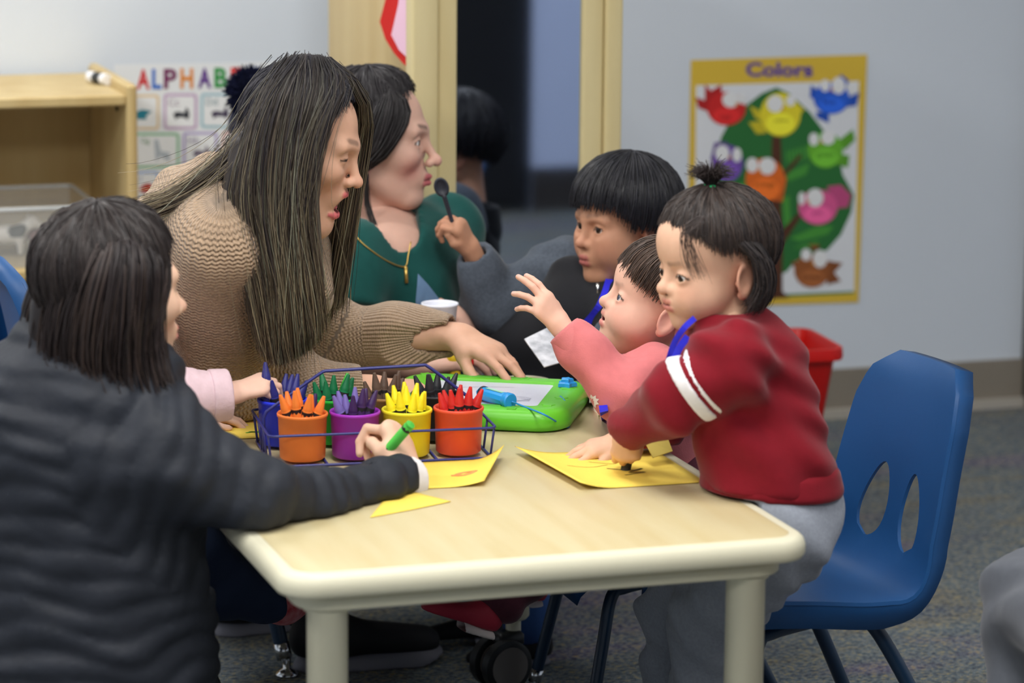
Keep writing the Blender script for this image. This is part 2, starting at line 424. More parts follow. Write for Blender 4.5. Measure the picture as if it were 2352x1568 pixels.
for sx in (-1, 1):
    for sy in (-1, 1):
        c = TC+np.array([sx*(hx-0.080), sy*(hy-0.075), 0])
        cast = sy > 0
        zb = 0.125 if cast else 0.004
        V, F = lathe_vf([(0.001, zb), (0.024, zb), (0.029, zb+0.006), (0.029, TZ-0.072), (0.034, TZ-0.068), (0.034, TZ-0.062), (0.001, TZ-0.062)], 28, c)
        lg = obj('leg', V, F, M_edge, tab)
        if not cast:
            V, F = lathe_vf([(0.001, 0), (0.026, 0), (0.026, 0.005), (0.001, 0.005)], 20, c); obj('foot', V, F, mat('foot_rubber', (60, 60, 58), 0.8), lg)
        else:
            c2 = c+np.array([-0.03 if sx > 0 else 0.03, -0.02, 0])
            V, F = tube_vf([c+(0, 0, 0.125), c+(0, 0, 0.07)], 0.014, 14); obj('caster_stem', V, F, M_edge, lg)
            ax = nrm((0.25, -0.97, 0))
            for k in (-0.021, 0.021):
                cc = c2+ax*k+(0, 0, 0.048)
                V, F = tube_vf([cc-ax*0.011, cc-ax*0.009, cc+ax*0.009, cc+ax*0.011], [0.042, 0.048, 0.048, 0.042], 32); w = obj('wheel', V, F, mat('caster_tyre', (22, 24, 28), 0.45, 0.5), lg)
                sharp(w)
                V, F = tube_vf([cc-ax*0.013, cc+ax*0.013], 0.037, 28); sharp(obj('wheel_cover', V, F, mat('caster_grey', (118, 112, 108), 0.5), lg))
            mb = MB(); mb.box(c2*0.5+c*0.5+(0, 0, 0.09), (0.028, 0.02, 0.014), rotz(0.25), 0.006)
            mb.build('caster_fork', mat('caster_tyre'), lg)
# ------------------------------------------------------------------ back-wall furniture
M_maple = mat('maple_ply', (206, 184, 134), 0.5, 0.35, noise=(2.5, 0.12, (190, 164, 112)), stretch=(5, 5, 0.6))
M_mapleL = mat('maple_post', (218, 203, 156), 0.5, 0.35, noise=(2.5, 0.1, (206, 188, 138)), stretch=(6, 6, 0.5))
def board_(name, lo, hi, m_, parent, bev=0.004):
    lo = np.asarray(lo, float); hi = np.asarray(hi, float); V, F = box_vf((hi-lo)/2, bev)
    return sharp(obj(name, V+(lo+hi)/2, F, m_, parent))
# low open cabinet on the left
CBf, CBb = 6.66, 7.12
cxr = WB(317, 300, CBf)[0]; cz = WB(250, 219, CBf)[2]
cxl = cxr-1.25; zsh = WB(60, 622, CBf)[2]
cab = thing('storage_cabinet', 'low open maple storage cabinet against the left wall holding a clear bin', 'cabinet', ((cxl+cxr)/2, (CBf+CBb)/2, 0))
board_('top', (cxl+0.024, CBf+0.004, cz-0.024), (cxr-0.024, CBb, cz), M_maple, cab)
board_('side_panel', (cxr-0.024, CBf, 0), (cxr, CBb, cz+0.022), M_maple, cab, 0.006)
board_('side_panel', (cxl, CBf, 0), (cxl+0.024, CBb, cz+0.022), M_maple, cab, 0.006)
board_('back_panel', (cxl+0.024, CBb-0.012, 0.06), (cxr-0.024, CBb, cz-0.024), M_maple, cab, 0.001)
board_('shelf', (cxl+0.024, CBf+0.01, zsh-0.024), (cxr-0.024, CBb-0.012, zsh), M_maple, cab)
board_('bottom', (cxl+0.024, CBf+0.01, 0.05), (cxr-0.024, CBb-0.012, 0.074), M_maple, cab)
c = WB(225, 250, CBf+0.1); V, F = lathe_vf([(0.001, 0), (0.006, 0), (0.006, 0.004), (0.001, 0.004)], 12)
obj('screw_cap', (V@roty(-math.pi/2).T)+(cxr-0.025, c[1], c[2]), F, mat('screw_dark', (70, 55, 40), 0.5), cab)
# whiteboard marker on the cabinet top
p0, p1 = WB(205, 176, 6.92), WB(250, 190, 6.84); p0[2] = p1[2] = cz+0.0135; dv = nrm(p1-p0); L = 0.062
mk = thing('marker', 'white capped whiteboard marker with a dark band lying on the cabinet top', 'marker', (p0+p1)/2-(0, 0, 0.0125))
mid = (p0+p1)/2
for nm, a, b_, r, m_ in (('barrel', -1, -0.35, 0.0125, mat('marker_white', (236, 236, 238), 0.4)), ('band', -0.35, 0.45, 0.0128, mat('marker_dark', (42, 46, 48), 0.5)), ('cap', 0.45, 1.0, 0.0125, mat('marker_white'))):
    V, F = tube_vf([mid+dv*a*L*0.62, mid+dv*b_*L*0.62], r, 18); sharp(obj(nm, V, F, m_, mk))
# clear bin with toy animals on the shelf
M_clear = mat('clear_acrylic', (235, 240, 242), 0.06, 0.5, alpha=0.16)
M_rim = mat('clear_rim', (225, 230, 232), 0.15, 0.6, alpha=0.55)
bxr = WB(216, 520, 6.72)[0]; bz1 = WB(216, 470, 6.72)[2]
bx0, bx1, by0, by1 = bxr-0.42, bxr, 6.70, 7.02
bn = thing('clear_bin', 'clear plastic bin with toy animals inside the maple cabinet', 'bin', ((bx0+bx1)/2, (by0+by1)/2, zsh))
for lo, hi in (((bx0, by0, zsh), (bx1, by0+0.004, bz1)), ((bx0, by1-0.004, zsh), (bx1, by1, bz1)), ((bx0, by0, zsh), (bx0+0.004, by1, bz1)), ((bx1-0.004, by0, zsh), (bx1, by1, bz1)), ((bx0, by0, zsh), (bx1, by1, zsh+0.004))):
    board_('wall', lo, hi, M_clear, bn, 0)
t = MB(); P = rrect((bx1-bx0)/2+0.006, (by1-by0)/2+0.006, 0.02, 5); P = np.column_stack([P[:, 0]+(bx0+bx1)/2, P[:, 1]+(by0+by1)/2, np.full(len(P), bz1)])
t.tube(P, 0.005, 8, closed=True); t.build('rim', M_rim, bn)
def toy(name, label, px, py, d, s, body, cols, patches):
    c = WB(px, py, d); c[2] = zsh+0.0045
    t = thing(name, label, 'toy', c)
    fs = [ell(c+s*np.array([0, 0, 0.62]), s*np.array([0.62, 0.27, 0.3])), rc(c+s*np.array([0.45, 0, 0.75]), c+s*np.array([0.8, 0, 0.98]), s*0.2, s*0.17),
          rc(c+s*np.array([0.8, 0, 0.98]), c+s*np.array([1.02, 0, 0.86]), s*0.17, s*0.11)]
    for a in (-0.42, 0.4):
        for b in (-0.15, 0.15): fs.append(rc(c+s*np.array([a, b, 0.5]), c+s*np.array([a, b, 0.08]), s*0.13, s*0.085))
    for b in (-1, 1): fs.append(rc(c+s*np.array([0.74, b*0.13, 1.1]), c+s*np.array([0.7, b*0.25, 1.17]), s*0.06, s*0.035))
    fs.append(rc(c+s*np.array([-0.6, 0, 0.78]), c+s*np.array([-0.72, 0, 0.35]), s*0.05, s*0.04))
    V, F = polygonize(U(fs, s*0.12), c-s*1.3, c+s*1.4, s*0.05)
    n = np.sin(V[:, 0]*patches+1)*np.sin(V[:, 2]*patches*1.2)*np.cos(V[:, 1]*30)
    C = np.where((n > 0.12)[:, None], np.array(lin(cols[1])), np.array(lin(cols[0])))
    obj('body', V, F, mat('toy_plastic', vcol=True, rough=0.45), t, cols=C)
toy('toy_cow', 'black and white toy cow inside the clear bin', 15, 570, 6.86, 0.072, 0, ((235, 232, 228), (60, 62, 58)), 62)
toy('toy_bear', 'reddish brown toy animal inside the clear bin', 105, 560, 6.88, 0.066, 0, ((112, 50, 34), (98, 42, 30)), 30)
V, F = polygonize(U([ell(WB(8, 545, 6.8), (0.035, 0.02, 0.012)), sph(WB(25, 540, 6.8), 0.012)], 0.01), WB(8, 545, 6.8)-0.06, WB(8, 545, 6.8)+0.07, 0.004)
zz = V[:, 2].min(); 
# alphabet poster on the wall
YW = Y1-0.002
alp = thing('alphabet_poster', 'white alphabet poster with coloured letters and framed animal cards on the wall', 'poster', WB(470, 470, YW))
def flat(name, pts, m_, parent, lay=1, b=YW):
    return poly(name, [WB(x, y, b-lay*0.0007) for x, y in pts], m_, parent)
def flatm(name, colr, rough=0.55): return mat('print_%d_%d_%d' % colr, colr, rough, 0.3)
def ring_pts(x0, y0, x1, y1, r=8, n=4): 
    q = rrect((x1-x0)/2, (y1-y0)/2, r, n); return [((x0+x1)/2+a, (y0+y1)/2-b) for a, b in q]
def ellp(cx, cy, rx, ry, rot=0, n=22):
    c, s = math.cos(rot), math.sin(rot)
    return [(cx+rx*math.cos(a)*c-ry*math.sin(a)*s, cy+rx*math.cos(a)*s+ry*math.sin(a)*c) for a in np.linspace(0, 2*math.pi, n, endpoint=False)]
def text(name, s, px, py, hpx, colr, parent, lay=3, b=YW, wpx=None, bold=0.0):
    cu = bpy.data.curves.new('txt', 'FONT'); cu.body = s; cu.align_x = 'CENTER'; cu.align_y = 'CENTER'; cu.offset = bold; cu.resolution_u = 3
    o = bpy.data.objects.new('txt', cu); COL.objects.link(o); dg = bpy.context.evaluated_depsgraph_get(); dg.update()
    me = bpy.data.meshes.new_from_object(o.evaluated_get(dg)); V = np.array([v.co[:] for v in me.vertices]); F = [tuple(p.vertices) for p in me.polygons]
    bpy.data.objects.remove(o, do_unlink=True); bpy.data.meshes.remove(me)
    mn, mxx = V.min(0), V.max(0); V = V-(mn+mxx)/2; hh = mxx[1]-mn[1]; ww = mxx[0]-mn[0]
    sc = hpx/hh; sx = (wpx/ww) if wpx else sc
    Q = [WB(px+v[0]*sx, py-v[1]*sc, b-lay*0.0007) for v in V]
    return obj(name, Q, F, flatm('', colr), parent, smooth=False)
flat('sheet', [(262, 148), (655, 141), (652, 640), (264, 640)], flatm('', (226, 230, 234)), alp, 0.5)
for ch, x, colr in zip('ALPHABET', (329, 360, 391, 429, 470, 507, 545, 580), ((205, 52, 58), (52, 110, 200), (120, 50, 96), (222, 140, 62), (96, 52, 140), (52, 150, 74), (215, 50, 48), (52, 110, 200))):
    text('letter', ch, x, 182-(x-329)*0.02, 46, colr, alp, 2, wpx=30 if ch != 'L' else 22, bold=0.035)
cards = [(270, 217, 366, 298, (222, 198, 160), 'Bb', 'bird', (40, 128, 150)), (376, 215, 453, 297, (190, 160, 196), 'Cc', 'cat', (46, 50, 60)), (461, 214, 545, 294, (150, 190, 204), 'Dd', 'cat', (70, 62, 88)),
         (556, 213, 640, 292, (222, 198, 160), 'Ee', 'bird', (120, 120, 130)),
         (300, 305, 412, 386, (134, 190, 150), 'Gg', 'tall', (176, 186, 196)), (420, 303, 500, 385, (168, 154, 202), 'Hh', 'cat', (120, 110, 130)), (510, 302, 640, 384, (222, 170, 160), 'Ii', 'bird', (150, 140, 110)),
         (300, 393, 366, 458, (150, 174, 214), 'Ll', 'oval', (180, 60, 44)), (374, 391, 470, 458, (220, 160, 160), 'Mm', 'cat', (120, 90, 70)), (480, 390, 640, 457, (150, 190, 170), 'Nn', 'bird', (110, 90, 60)),
         (290, 466, 470, 545, (190, 160, 196), 'Pp', 'bird', (80, 90, 120)), (480, 465, 640, 545, (222, 198, 160), 'Ss', 'oval', (90, 130, 80))]
for x0, y0, x1, y1, fc, tx, kind, ac in cards:
    fr = flat('card_frame', ring_pts(x0, y0, x1, y1), flatm('', fc), alp, 1)
    flat('card', ring_pts(x0+6, y0+6, x1-6, y1-6, 5), flatm('', (230, 233, 236)), fr, 1.6)
    cx, cy, w, h = (x0+x1)/2, (y0+y1)/2, x1-x0, y1-y0
    text('card_letters', tx, x0+w*0.3, y0+h*0.24, h*0.2, tuple(int(v*0.8) for v in fc), fr, 2.4)
    am = flatm('', ac)
    if kind == 'bird': flat('animal', [(cx-w*.3, cy+h*.24), (cx-w*.05, cy-h*.02), (cx+w*.1, cy-h*.08), (cx+w*.32, cy-h*.02), (cx+w*.18, cy+h*.1), (cx+w*.2, cy+h*.2), (cx-w*.02, cy+h*.2)], am, fr, 2.4)
    elif kind == 'cat': flat('animal', [(cx-w*.22, cy+h*.06), (cx-w*.1, cy), (cx+w*.12, cy+h*.04), (cx+w*.17, cy-h*.12), (cx+w*.24, cy-h*.04), (cx+w*.27, cy+h*.12), (cx+w*.2, cy+h*.24), (cx+w*.12, cy+h*.16), (cx-w*.08, cy+h*.16), (cx-w*.14, cy+h*.24)], am, fr, 2.4)
    elif kind == 'tall': flat('animal', [(cx-w*.02, cy-h*.3), (cx+w*.06, cy-h*.32), (cx+w*.12, cy+h*.02), (cx+w*.3, cy+h*.06), (cx+w*.3, cy+h*.32), (cx+w*.1, cy+h*.16), (cx+w*.02, cy+h*.32)], am, fr, 2.4)
    else: flat('animal', ellp(cx+w*.05, cy+h*.1, w*.24, h*.16, -0.4), am, fr, 2.4)
# colour-birds poster
pos_ = thing('colors_poster', 'yellow bordered poster of coloured owls round a green tree reading Colors', 'poster', WB(1780, 700, YW))
flat('sheet', [(1587, 138), (1992, 125), (1972, 694), (1577, 706)], flatm('', (222, 188, 66)), pos_, 0.5)
Z = lambda cx, cy: (1560+cx/2.53, 100+cy/2.53)
zf = lambda name, pts, colr, par, lay: flat(name, [Z(*p) for p in pts], flatm('', colr), par, lay)
zf('panel', [(98, 243), (1045, 218), (1018, 1445), (90, 1475)], (226, 230, 236), pos_, 1)
zf('crown', [(565, 255), (640, 290), (760, 400), (850, 520), (930, 640), (950, 760), (1000, 850), (1015, 880), (1000, 980), (940, 1110), (860, 1200), (760, 1240), (680, 1260), (620, 1330), (560, 1340), (440, 1330), (330, 1240), (250, 1100), (215, 950), (205, 780), (215, 640), (245, 540), (300, 440), (400, 350), (480, 290)], (44, 112, 56), pos_, 1.6)
for pts in ([(610, 760), (760, 690), (740, 760), (640, 800)], [(600, 900), (640, 880), (650, 1040), (612, 1060)], [(640, 1130), (800, 1060), (900, 1060), (860, 1110), (700, 1150)], [(650, 1190), (820, 1140), (780, 1180)], [(445, 930), (520, 930), (520, 1010), (470, 1000)], [(340, 830), (380, 800), (390, 860)]):
    zf('leaf_stroke', pts, (72, 150, 60), pos_, 2)
for k in range(6): zf('leaf_stroke', [(620+k*22, 640-k*6), (634+k*22, 610-k*6), (640+k*22, 690-k*4), (630+k*22, 700-k*4)], (72, 150, 60), pos_, 2)
zf('trunk', [(540, 540), (590, 540), (598, 760), (700, 640), (712, 656), (620, 770), (592, 800), (592, 1090), (690, 985), (712, 1000), (600, 1170), (600, 1440), (640, 1475), (460, 1485), (510, 1440), (525, 930), (400, 890), (290, 840), (300, 826), (420, 862), (530, 900)], (84, 50, 34), pos_, 2.4)
zf('grass_line', [(620, 1455), (1015, 1438), (1015, 1450), (610, 1470)], (60, 130, 80), pos_, 2)
text('title', 'Colors', *Z(582, 150), 34, (92, 70, 158), pos_, 2, wpx=154, bold=0.035)
birds = [('red', (205, 40, 40), (275, 378, 112, 98), [(300, 326, 50, 46), (366, 318, 20, 34)], [[(95, 312), (150, 330), (150, 235), (185, 275), (245, 238), (250, 320), (180, 400), (110, 372)]], (268, 425), (150, 25, 25)),
         ('yellow', (232, 218, 50), (588, 412, 118, 128), [(558, 350, 48, 50), (648, 332, 28, 32)], [[(408, 360), (470, 390), (480, 450), (440, 430)], [(402, 458), (470, 450), (510, 520), (450, 525)], [(690, 350), (730, 380), (700, 420)]], (595, 448), (150, 140, 30)),
         ('blue', (40, 96, 214), (885, 318, 105, 92), [(926, 244, 40, 50), (848, 244, 28, 36), (1012, 255, 30, 36)], [[(765, 240), (830, 290), (810, 340), (760, 310)], [(940, 178), (985, 215), (960, 270), (920, 230)], [(960, 320), (1048, 285), (1030, 360), (960, 370)], [(795, 395), (870, 400), (870, 462), (800, 430)]], (872, 336), (24, 44, 130)),
         ('purple', (112, 78, 168), (280, 695, 92, 108), [(250, 636, 42, 47), (336, 646, 27, 42)], [[(205, 575), (280, 570), (270, 620), (180, 680)]], (295, 760), (60, 40, 110)),
         ('orange', (226, 108, 36), (500, 792, 115, 128), [(512, 712, 50, 50), (424, 706, 35, 44)], [[(580, 740), (625, 780), (600, 920), (540, 910)], [(395, 680), (450, 664), (430, 720)]], (497, 825), (140, 70, 10)),
         ('green', (106, 182, 52), (850, 618, 102, 106), [(865, 546, 42, 42), (782, 556, 28, 38)], [[(930, 560), (1010, 498), (1022, 560), (960, 620)], [(930, 640), (990, 650), (980, 720), (900, 700)]], (850, 652), (50, 110, 20)),
         ('pink', (222, 92, 150), (806, 950, 114, 102), [(790, 895, 48, 54), (712, 900, 20, 38)], [[(860, 830), (940, 820), (1000, 880), (980, 950), (900, 960)]], (805, 985), (150, 40, 90)),
         ('brown', (150, 88, 46), (772, 1318, 104, 100), [(818, 1250, 42, 52), (738, 1226, 30, 35)], [[(650, 1270), (700, 1260), (690, 1330)], [(850, 1260), (950, 1275), (900, 1330), (940, 1380), (860, 1400)], [(750, 1165), (820, 1170), (790, 1210)]], (775, 1355), (80, 44, 24))]
for nm, colr, (cx, cy, rx, ry), eyes, extra, (tx, ty), tcol in birds:
    bd = zf('owl_print', ellp(cx, cy, rx, ry), colr, pos_, 3)
    for e in extra: zf('feather_print', e, tuple(int(v*0.88) for v in colr), bd, 2.8)
    zf('belly_print', ellp(cx, cy+ry*0.42, rx*0.72, ry*0.5), tuple(min(255, int(v*1.12)+6) for v in colr), bd, 3.4)
    for e in eyes: zf('eye_print', ellp(*e), (232, 234, 236), bd, 3.8)
    zf('beak_print', [(eyes[0][0]*0.5+eyes[1][0]*0.5-9, eyes[0][1]+18), (eyes[0][0]*0.5+eyes[1][0]*0.5+9, eyes[0][1]+18), (eyes[0][0]*0.5+eyes[1][0]*0.5, eyes[0][1]+44)], (222, 150, 40), bd, 4)
    text('word_print', nm, *Z(tx, ty), 12, tcol, bd, 4)
# dress-up unit with mirror
BM = 5.92
ux0 = WB(940, 300, BM)[0]; um0 = WB(1046, 300, BM)[0]; um1 = WB(1332, 300, BM)[0]; ux1 = WB(1420, 300, BM)[0]; UH = 1.36
uni = thing('mirror_unit', 'tall maple dress-up unit with a framed mirror front', 'furniture', ((ux0+ux1)/2, BM+0.3, 0))
pm = WB(1000, 300, BM)[0]; pm2 = WB(1380, 300, BM)[0]
board_('post', (ux0, BM-0.022, 0), (pm, BM+0.03, UH), M_mapleL, uni); board_('mirror_frame', (pm+0.001, BM-0.012, 0.05), (um0, BM+0.02, UH-0.02), M_mapleL, uni)
board_('mirror_frame', (um1, BM-0.012, 0.05), (pm2, BM+0.02, UH-0.02), M_mapleL, uni); board_('post', (pm2+0.001, BM-0.022, 0), (ux1, BM+0.03, UH), M_mapleL, uni)
board_('rail', (um0, BM-0.012, UH-0.09), (um1, BM+0.02, UH-0.02), M_mapleL, uni); board_('rail', (um0, BM-0.012, 0.05), (um1, BM+0.02, 0.13), M_mapleL, uni)
board_('mirror', (um0, BM, 0.13), (um1, BM+0.008, UH-0.09), mat('mirror_glass', (198, 208, 224), 0.035, 0.5, 1.0), uni, 0)
board_('side_panel', (ux0+0.03, BM+0.03, 0.0), (ux0+0.05, 6.67, UH), M_maple, uni)
board_('side_panel', (ux1-0.05, BM+0.03, 0.0), (ux1-0.03, 6.67, UH), M_maple, uni)
board_('back_panel', (ux0+0.05, 6.65, 0.05), (ux1-0.05, 6.67, UH), M_maple, uni, 0.001)
board_('top', (ux0+0.03, BM+0.02, UH), (ux1-0.03, 6.67, UH+0.02), M_maple, uni)
# red and pink costume hanging on the unit's side
yc = BM+0.14; xs = ux0+0.008
def side(px, py):      # on the plane x = xs of the room
    r = _room(_ray(px, py)); return CAMP+r*(xs/r[0])
cst = thing('costume', 'red scalloped costume with a pink centre hanging on the side of the mirror unit', 'costume', side(915, 60))
outl = [(905, -60), (890, -20), (872, 50), (885, 90), (905, 122), (925, 145), (937, 156), (937, -60)]
P = np.array([side(*p) for p in outl])
poly('red_panel', P, mat('costume_red', (206, 34, 28), 0.8, 0.2, bump=(60, 0.6)), cst, 0.01, (1, 0, 0))
inn = [(928, -60), (918, 10), (902, 80), (920, 115), (936, 130), (936, -60)]
poly('pink_panel', np.array([side(*p) for p in inn])+(-0.003, 0, 0), mat('costume_pink', (238, 196, 216), 0.8, 0.2, bump=(60, 0.4)), cst, 0.0025, (1, 0, 0))
# black door leaf seen in the mirror
bd_ = thing('black_cupboard', 'tall black cupboard reflected in the mirror', 'cupboard', (3.05, 1.0, 0))
board_('body', (2.6, 0.8, 0.0), (3.515, 1.2, 2.1), mat('black_lacquer', (20, 21, 24), 0.6, 0.3), bd_)
board_('cupboard_door', (2.62, 1.2, 0.04), (3.05, 1.215, 2.07), mat('black_lacquer'), bd_); board_('cupboard_door', (3.06, 1.2, 0.04), (3.5, 1.215, 2.07), mat('black_lacquer'), bd_)
# red waste bin
rb = WB(1722, 1165, 6.3); rb[2] = 0
bi = thing('waste_bin', 'red plastic waste bin standing by the wall behind the red toddler', 'bin', rb)
zt = 0.385; V, F = loft_rr([(0.062, 0.0), (0.058, 0.004), (0.012, zt-0.03), (0.010, zt-0.028), (-0.006, zt-0.026), (-0.008, zt-0.018), (-0.006, zt), (0.004, zt), (0.016, zt-0.03), (0.066, 0.006)], 0.165, 0.125, 0.03, 5)
F = F[:-2]+[tuple(range(24))[::-1], tuple(9*24+i for i in range(24))]
o = obj('body', V@rotz(math.radians(-4)).T+rb, F, mat('bin_red', (206, 22, 18), 0.38, 0.45), bi)
sharp(o, 50)
# ------------------------------------------------------------------ chairs
from mathutils.geometry import delaunay_2d_cdt
M_blue = mat('chair_blue', (26, 76, 130), 0.42, 0.45, bump=(900, 0.12))
M_navy = mat('chair_tube', (22, 48, 74), 0.35, 0.5)
M_chrome = mat('chrome', (210, 212, 215), 0.14, 0.5, 1.0)
def chair(label, loc, face, s=1.0, group=None, seat=0.32):
    """loc: floor point under the seat's middle; face: room angle the sitter looks to"""
    R = rotz(face); t = thing('school_chair', label, 'chair', loc, group)
    prof = smoothpath([(0.185, seat-0.022), (0.18, seat-0.002), (0.16, seat+0.008), (0.06, seat), (-0.06, seat-0.014), (-0.13, seat-0.008), (-0.168, seat+0.035), (-0.186, seat+0.1), (-0.205, seat+0.2), (-0.228, seat+0.3), (-0.245, seat+0.335)], 6)
    L = np.concatenate([[0], np.cumsum(np.linalg.norm(np.diff(prof, axis=0), axis=1))]); Lt = L[-1]
    def halfw(v):                              # half width along the profile
        return np.interp(v/Lt, [0, 0.06, 0.3, 0.52, 0.7, 0.88, 0.95, 1.0], [0.135, 0.162, 0.172, 0.17, 0.162, 0.15, 0.132, 0.085])
    def P3(u, v):
        x = np.interp(v, L, prof[:, 0]); z = np.interp(v, L, prof[:, 1]); w = halfw(v)
        e = np.abs(u/0.17); k = v/Lt
        back = np.clip((k-0.42)/0.2, 0, 1)
        x = x+back*0.028*e**2; z = z+(1-back)*0.016*e**3*np.clip(k/0.12, 0, 1)
        return np.array([x, u, z])
    vv = np.linspace(0, Lt, 44)
    loop = [(halfw(v), v) for v in vv]+[(u, Lt) for u in (0.06, 0.03, 0, -0.03, -0.06)]+[(-halfw(v), v) for v in vv[::-1]]+[(u, 0) for u in (-0.09, -0.045, 0, 0.045, 0.09)]
    pts = [Vector(p) for p in loop]; edges = [(i, (i+1) % len(loop)) for i in range(len(loop))]; holes = []
    v0 = Lt*0.66
    for sgn in (-1, 1):
        q = []
        for a in np.linspace(0, 2*math.pi, 28, endpoint=False):
            vy = math.sin(a)*0.062; wx = math.cos(a)*(0.034-0.010*math.sin(a))
            q.append((sgn*(0.055-0.008*math.sin(a))+wx, v0+vy))
        b = len(pts); pts += [Vector(p) for p in q]; edges += [(b+i, b+(i+1) % 28) for i in range(28)]; holes.append(q)
    def inhole(p, m_=1.12): return any(((p[0]-sg*(0.055-0.008*(p[1]-v0)/0.062))/(0.034*m_))**2+((p[1]-v0)/(0.062*m_))**2 < 1.12 for sg in (-1, 1))
    for v in np.linspace(0, Lt, 40)[1:-1]:
        for k in range(-9, 10):
            u = k/10*halfw(v)
            if not inhole((u, v)): pts.append(Vector((u, v)))
    vs_, es_, fs_, _, _, _ = delaunay_2d_cdt(pts, edges, [], 1, 1e-5)
    A = np.array([P3(p.x, p.y) for p in vs_])
    fs_ = [tuple(f) for f in fs_ if not any(((sum(vs_[i].x for i in f)/len(f)-sg*(0.055-0.008*(sum(vs_[i].y for i in f)/len(f)-v0)/0.062))/0.033)**2+((sum(vs_[i].y for i in f)/len(f)-v0)/0.062)**2 < 0.97 for sg in (-1, 1))]
    Nn = np.zeros_like(A)
    for f in fs_:
        n = np.cross(A[f[1]]-A[f[0]], A[f[2]]-A[f[0]])
        for i in f: Nn[i] += n
    Nn /= np.linalg.norm(Nn, axis=1)[:, None]+1e-12
    if Nn[:, 2].mean() < 0: Nn = -Nn
    n0 = len(A); B = A-Nn*0.006
    cnt = {}
    for f in fs_:
        for i in range(len(f)): e = (f[i], f[(i+1) % len(f)]); cnt[e] = 1
    F = [f for f in fs_]+[tuple(i+n0 for i in f[::-1]) for f in fs_]
    # rolled flange round the rim
    rimv = {}
    Vx = [A, B]
    for (a, b) in list(cnt):
        if (b, a) not in cnt: F.append((b, a, a+n0, b+n0))
    sh = obj('shell', (np.vstack(Vx)*s)@R.T+np.asarray(loc), F, M_blue, t); sharp(sh, 50)
    # turned-down flange along the outer edge
    rim = np.array([P3(u*0.997, v) for u, v in loop]); cen = np.array([0.0, 0, seat+0.05])
    rim2 = rim.copy(); ks = np.array([v/Lt for u, v in loop]); bk = np.clip((ks-0.4)/0.2, 0, 1)
    rim2[:, 2] -= 0.042*(1-bk)+0.006*bk; rim2[:, 0] -= 0.03*bk; rim2[:, 1] += np.sign(rim[:, 1])*0.004
    n1 = len(rim); FV = np.vstack([rim, rim2, rim2*np.array([1, 0.98, 1])+(0, 0, 0.0)]); FF = []
    for i in range(n1):
        j = (i+1) % n1; FF += [(i, j, j+n1, i+n1), (i+n1, j+n1, j+2*n1, i+2*n1)]
    obj('flange', (FV*s)@R.T+np.asarray(loc), FF, M_blue, sh)
    mb = MB(); mb.box((0.0, 0, seat-0.03), (0.125, 0.1, 0.008), None, 0.003)
    o = obj('seat_plate', (np.vstack(mb.V)*s)@R.T+np.asarray(loc), mb.F, M_navy, t)
    for sx, sy in ((1, 1), (1, -1), (-1, 1), (-1, -1)):
        top = np.array([0.02*sx, sy*0.105, seat-0.038]); kn = np.array([0.115*sx if sx > 0 else -0.09, sy*0.125, seat-0.045]); ft = np.array([0.165 if sx > 0 else -0.215, sy*0.155, 0.032])
        P = smoothpath([top, kn*0.7+top*0.3, kn+(0, 0, -0.012), kn*0.6+ft*0.4, ft], 6)
        V, F = tube_vf((P*s)@R.T+np.asarray(loc), 0.0115*s, 12); lg = obj('leg', V, F, M_navy, t)
        d = nrm(ft-kn); V, F = tube_vf(((np.array([ft-d*0.02, ft+d*0.006]))*s)@R.T+np.asarray(loc), 0.0122*s, 14); obj('sleeve', V, F, M_chrome, lg)
        V, F = lathe_vf([(0.001, 0), (0.018, 0), (0.0185, 0.003), (0.012, 0.009), (0.006, 0.012), (0.006, 0.034), (0.001, 0.034)], 20); obj('glide', ((V+(ft[0]+d[0]*0.02, ft[1]+d[1]*0.02, 0))*s)@R.T+np.asarray(loc), F, M_chrome, lg)
    return t
chair('empty blue plastic chair at the right behind the red toddler', (1.975, 4.60, 0), math.radians(185), 1.05)
chair('blue plastic chair under the toddler in pink', (1.875, 4.99, 0), math.radians(180), 0.95)
chair('blue plastic chair under the woman in the beige sweater', (1.11, 5.56, 0), math.radians(2), 1.2)
chair('blue plastic chair behind the woman in black, holding the child with the pink cuff', (0.80, 4.83, 0), math.radians(2), 1.0)
# ------------------------------------------------------------------ crayon caddy
ZT = TZ+0.0005; CH = 0.074
_o, _r = T(703, 1071, TZ), T(1063, 1056, TZ); CD = nrm((_r-_o)*np.array([1, 1, 0])); CN = np.array([-CD[1], CD[0], 0]); SP = np.linalg.norm((_r-_o)[:2])/3
cup0 = np.array([_o[0], _o[1], ZT+0.0052])+CN*0.036
def cupc(i, row): return cup0+CD*(SP*i-0.016*row)+CN*(0.112*row)
M_wire = mat('caddy_wire', (44, 48, 118), 0.4, 0.5)
ccen = cupc(1.5, 0.5)+CD*0.004
cad = thing('crayon_caddy', 'dark blue wire caddy with a tall handle holding eight crayon cups', 'caddy', (ccen[0], ccen[1], ZT))
ex, ey = SP*2+0.008, 0.098
def cp(a, b, z): return ccen*np.array([1, 1, 0])+CD*a+CN*b+np.array([0, 0, ZT+z])
def rect_wire(ex, ey, z, r=0.012):
    q = rrect(ex, ey, r, 4); return [cp(a, b, z) for a, b in q]
for z in (0.0024, 0.052):
    V, F = tube_vf(rect_wire(ex+(0.006 if z > 0.01 else 0), ey+(0.004 if z > 0.01 else 0), z), 0.0022, 8, closed=True); obj('rail_wire', V, F, M_wire, cad)
for sx in (-1, 1):
    for k in (-0.9, -0.35, 0.2, 0.75):
        V, F = tube_vf([cp(sx*ex, k*ey*0.98, 0.0024), cp(sx*(ex+0.006), k*ey*1.0, 0.052)], 0.002, 8); obj('end_wire', V, F, M_wire, cad)
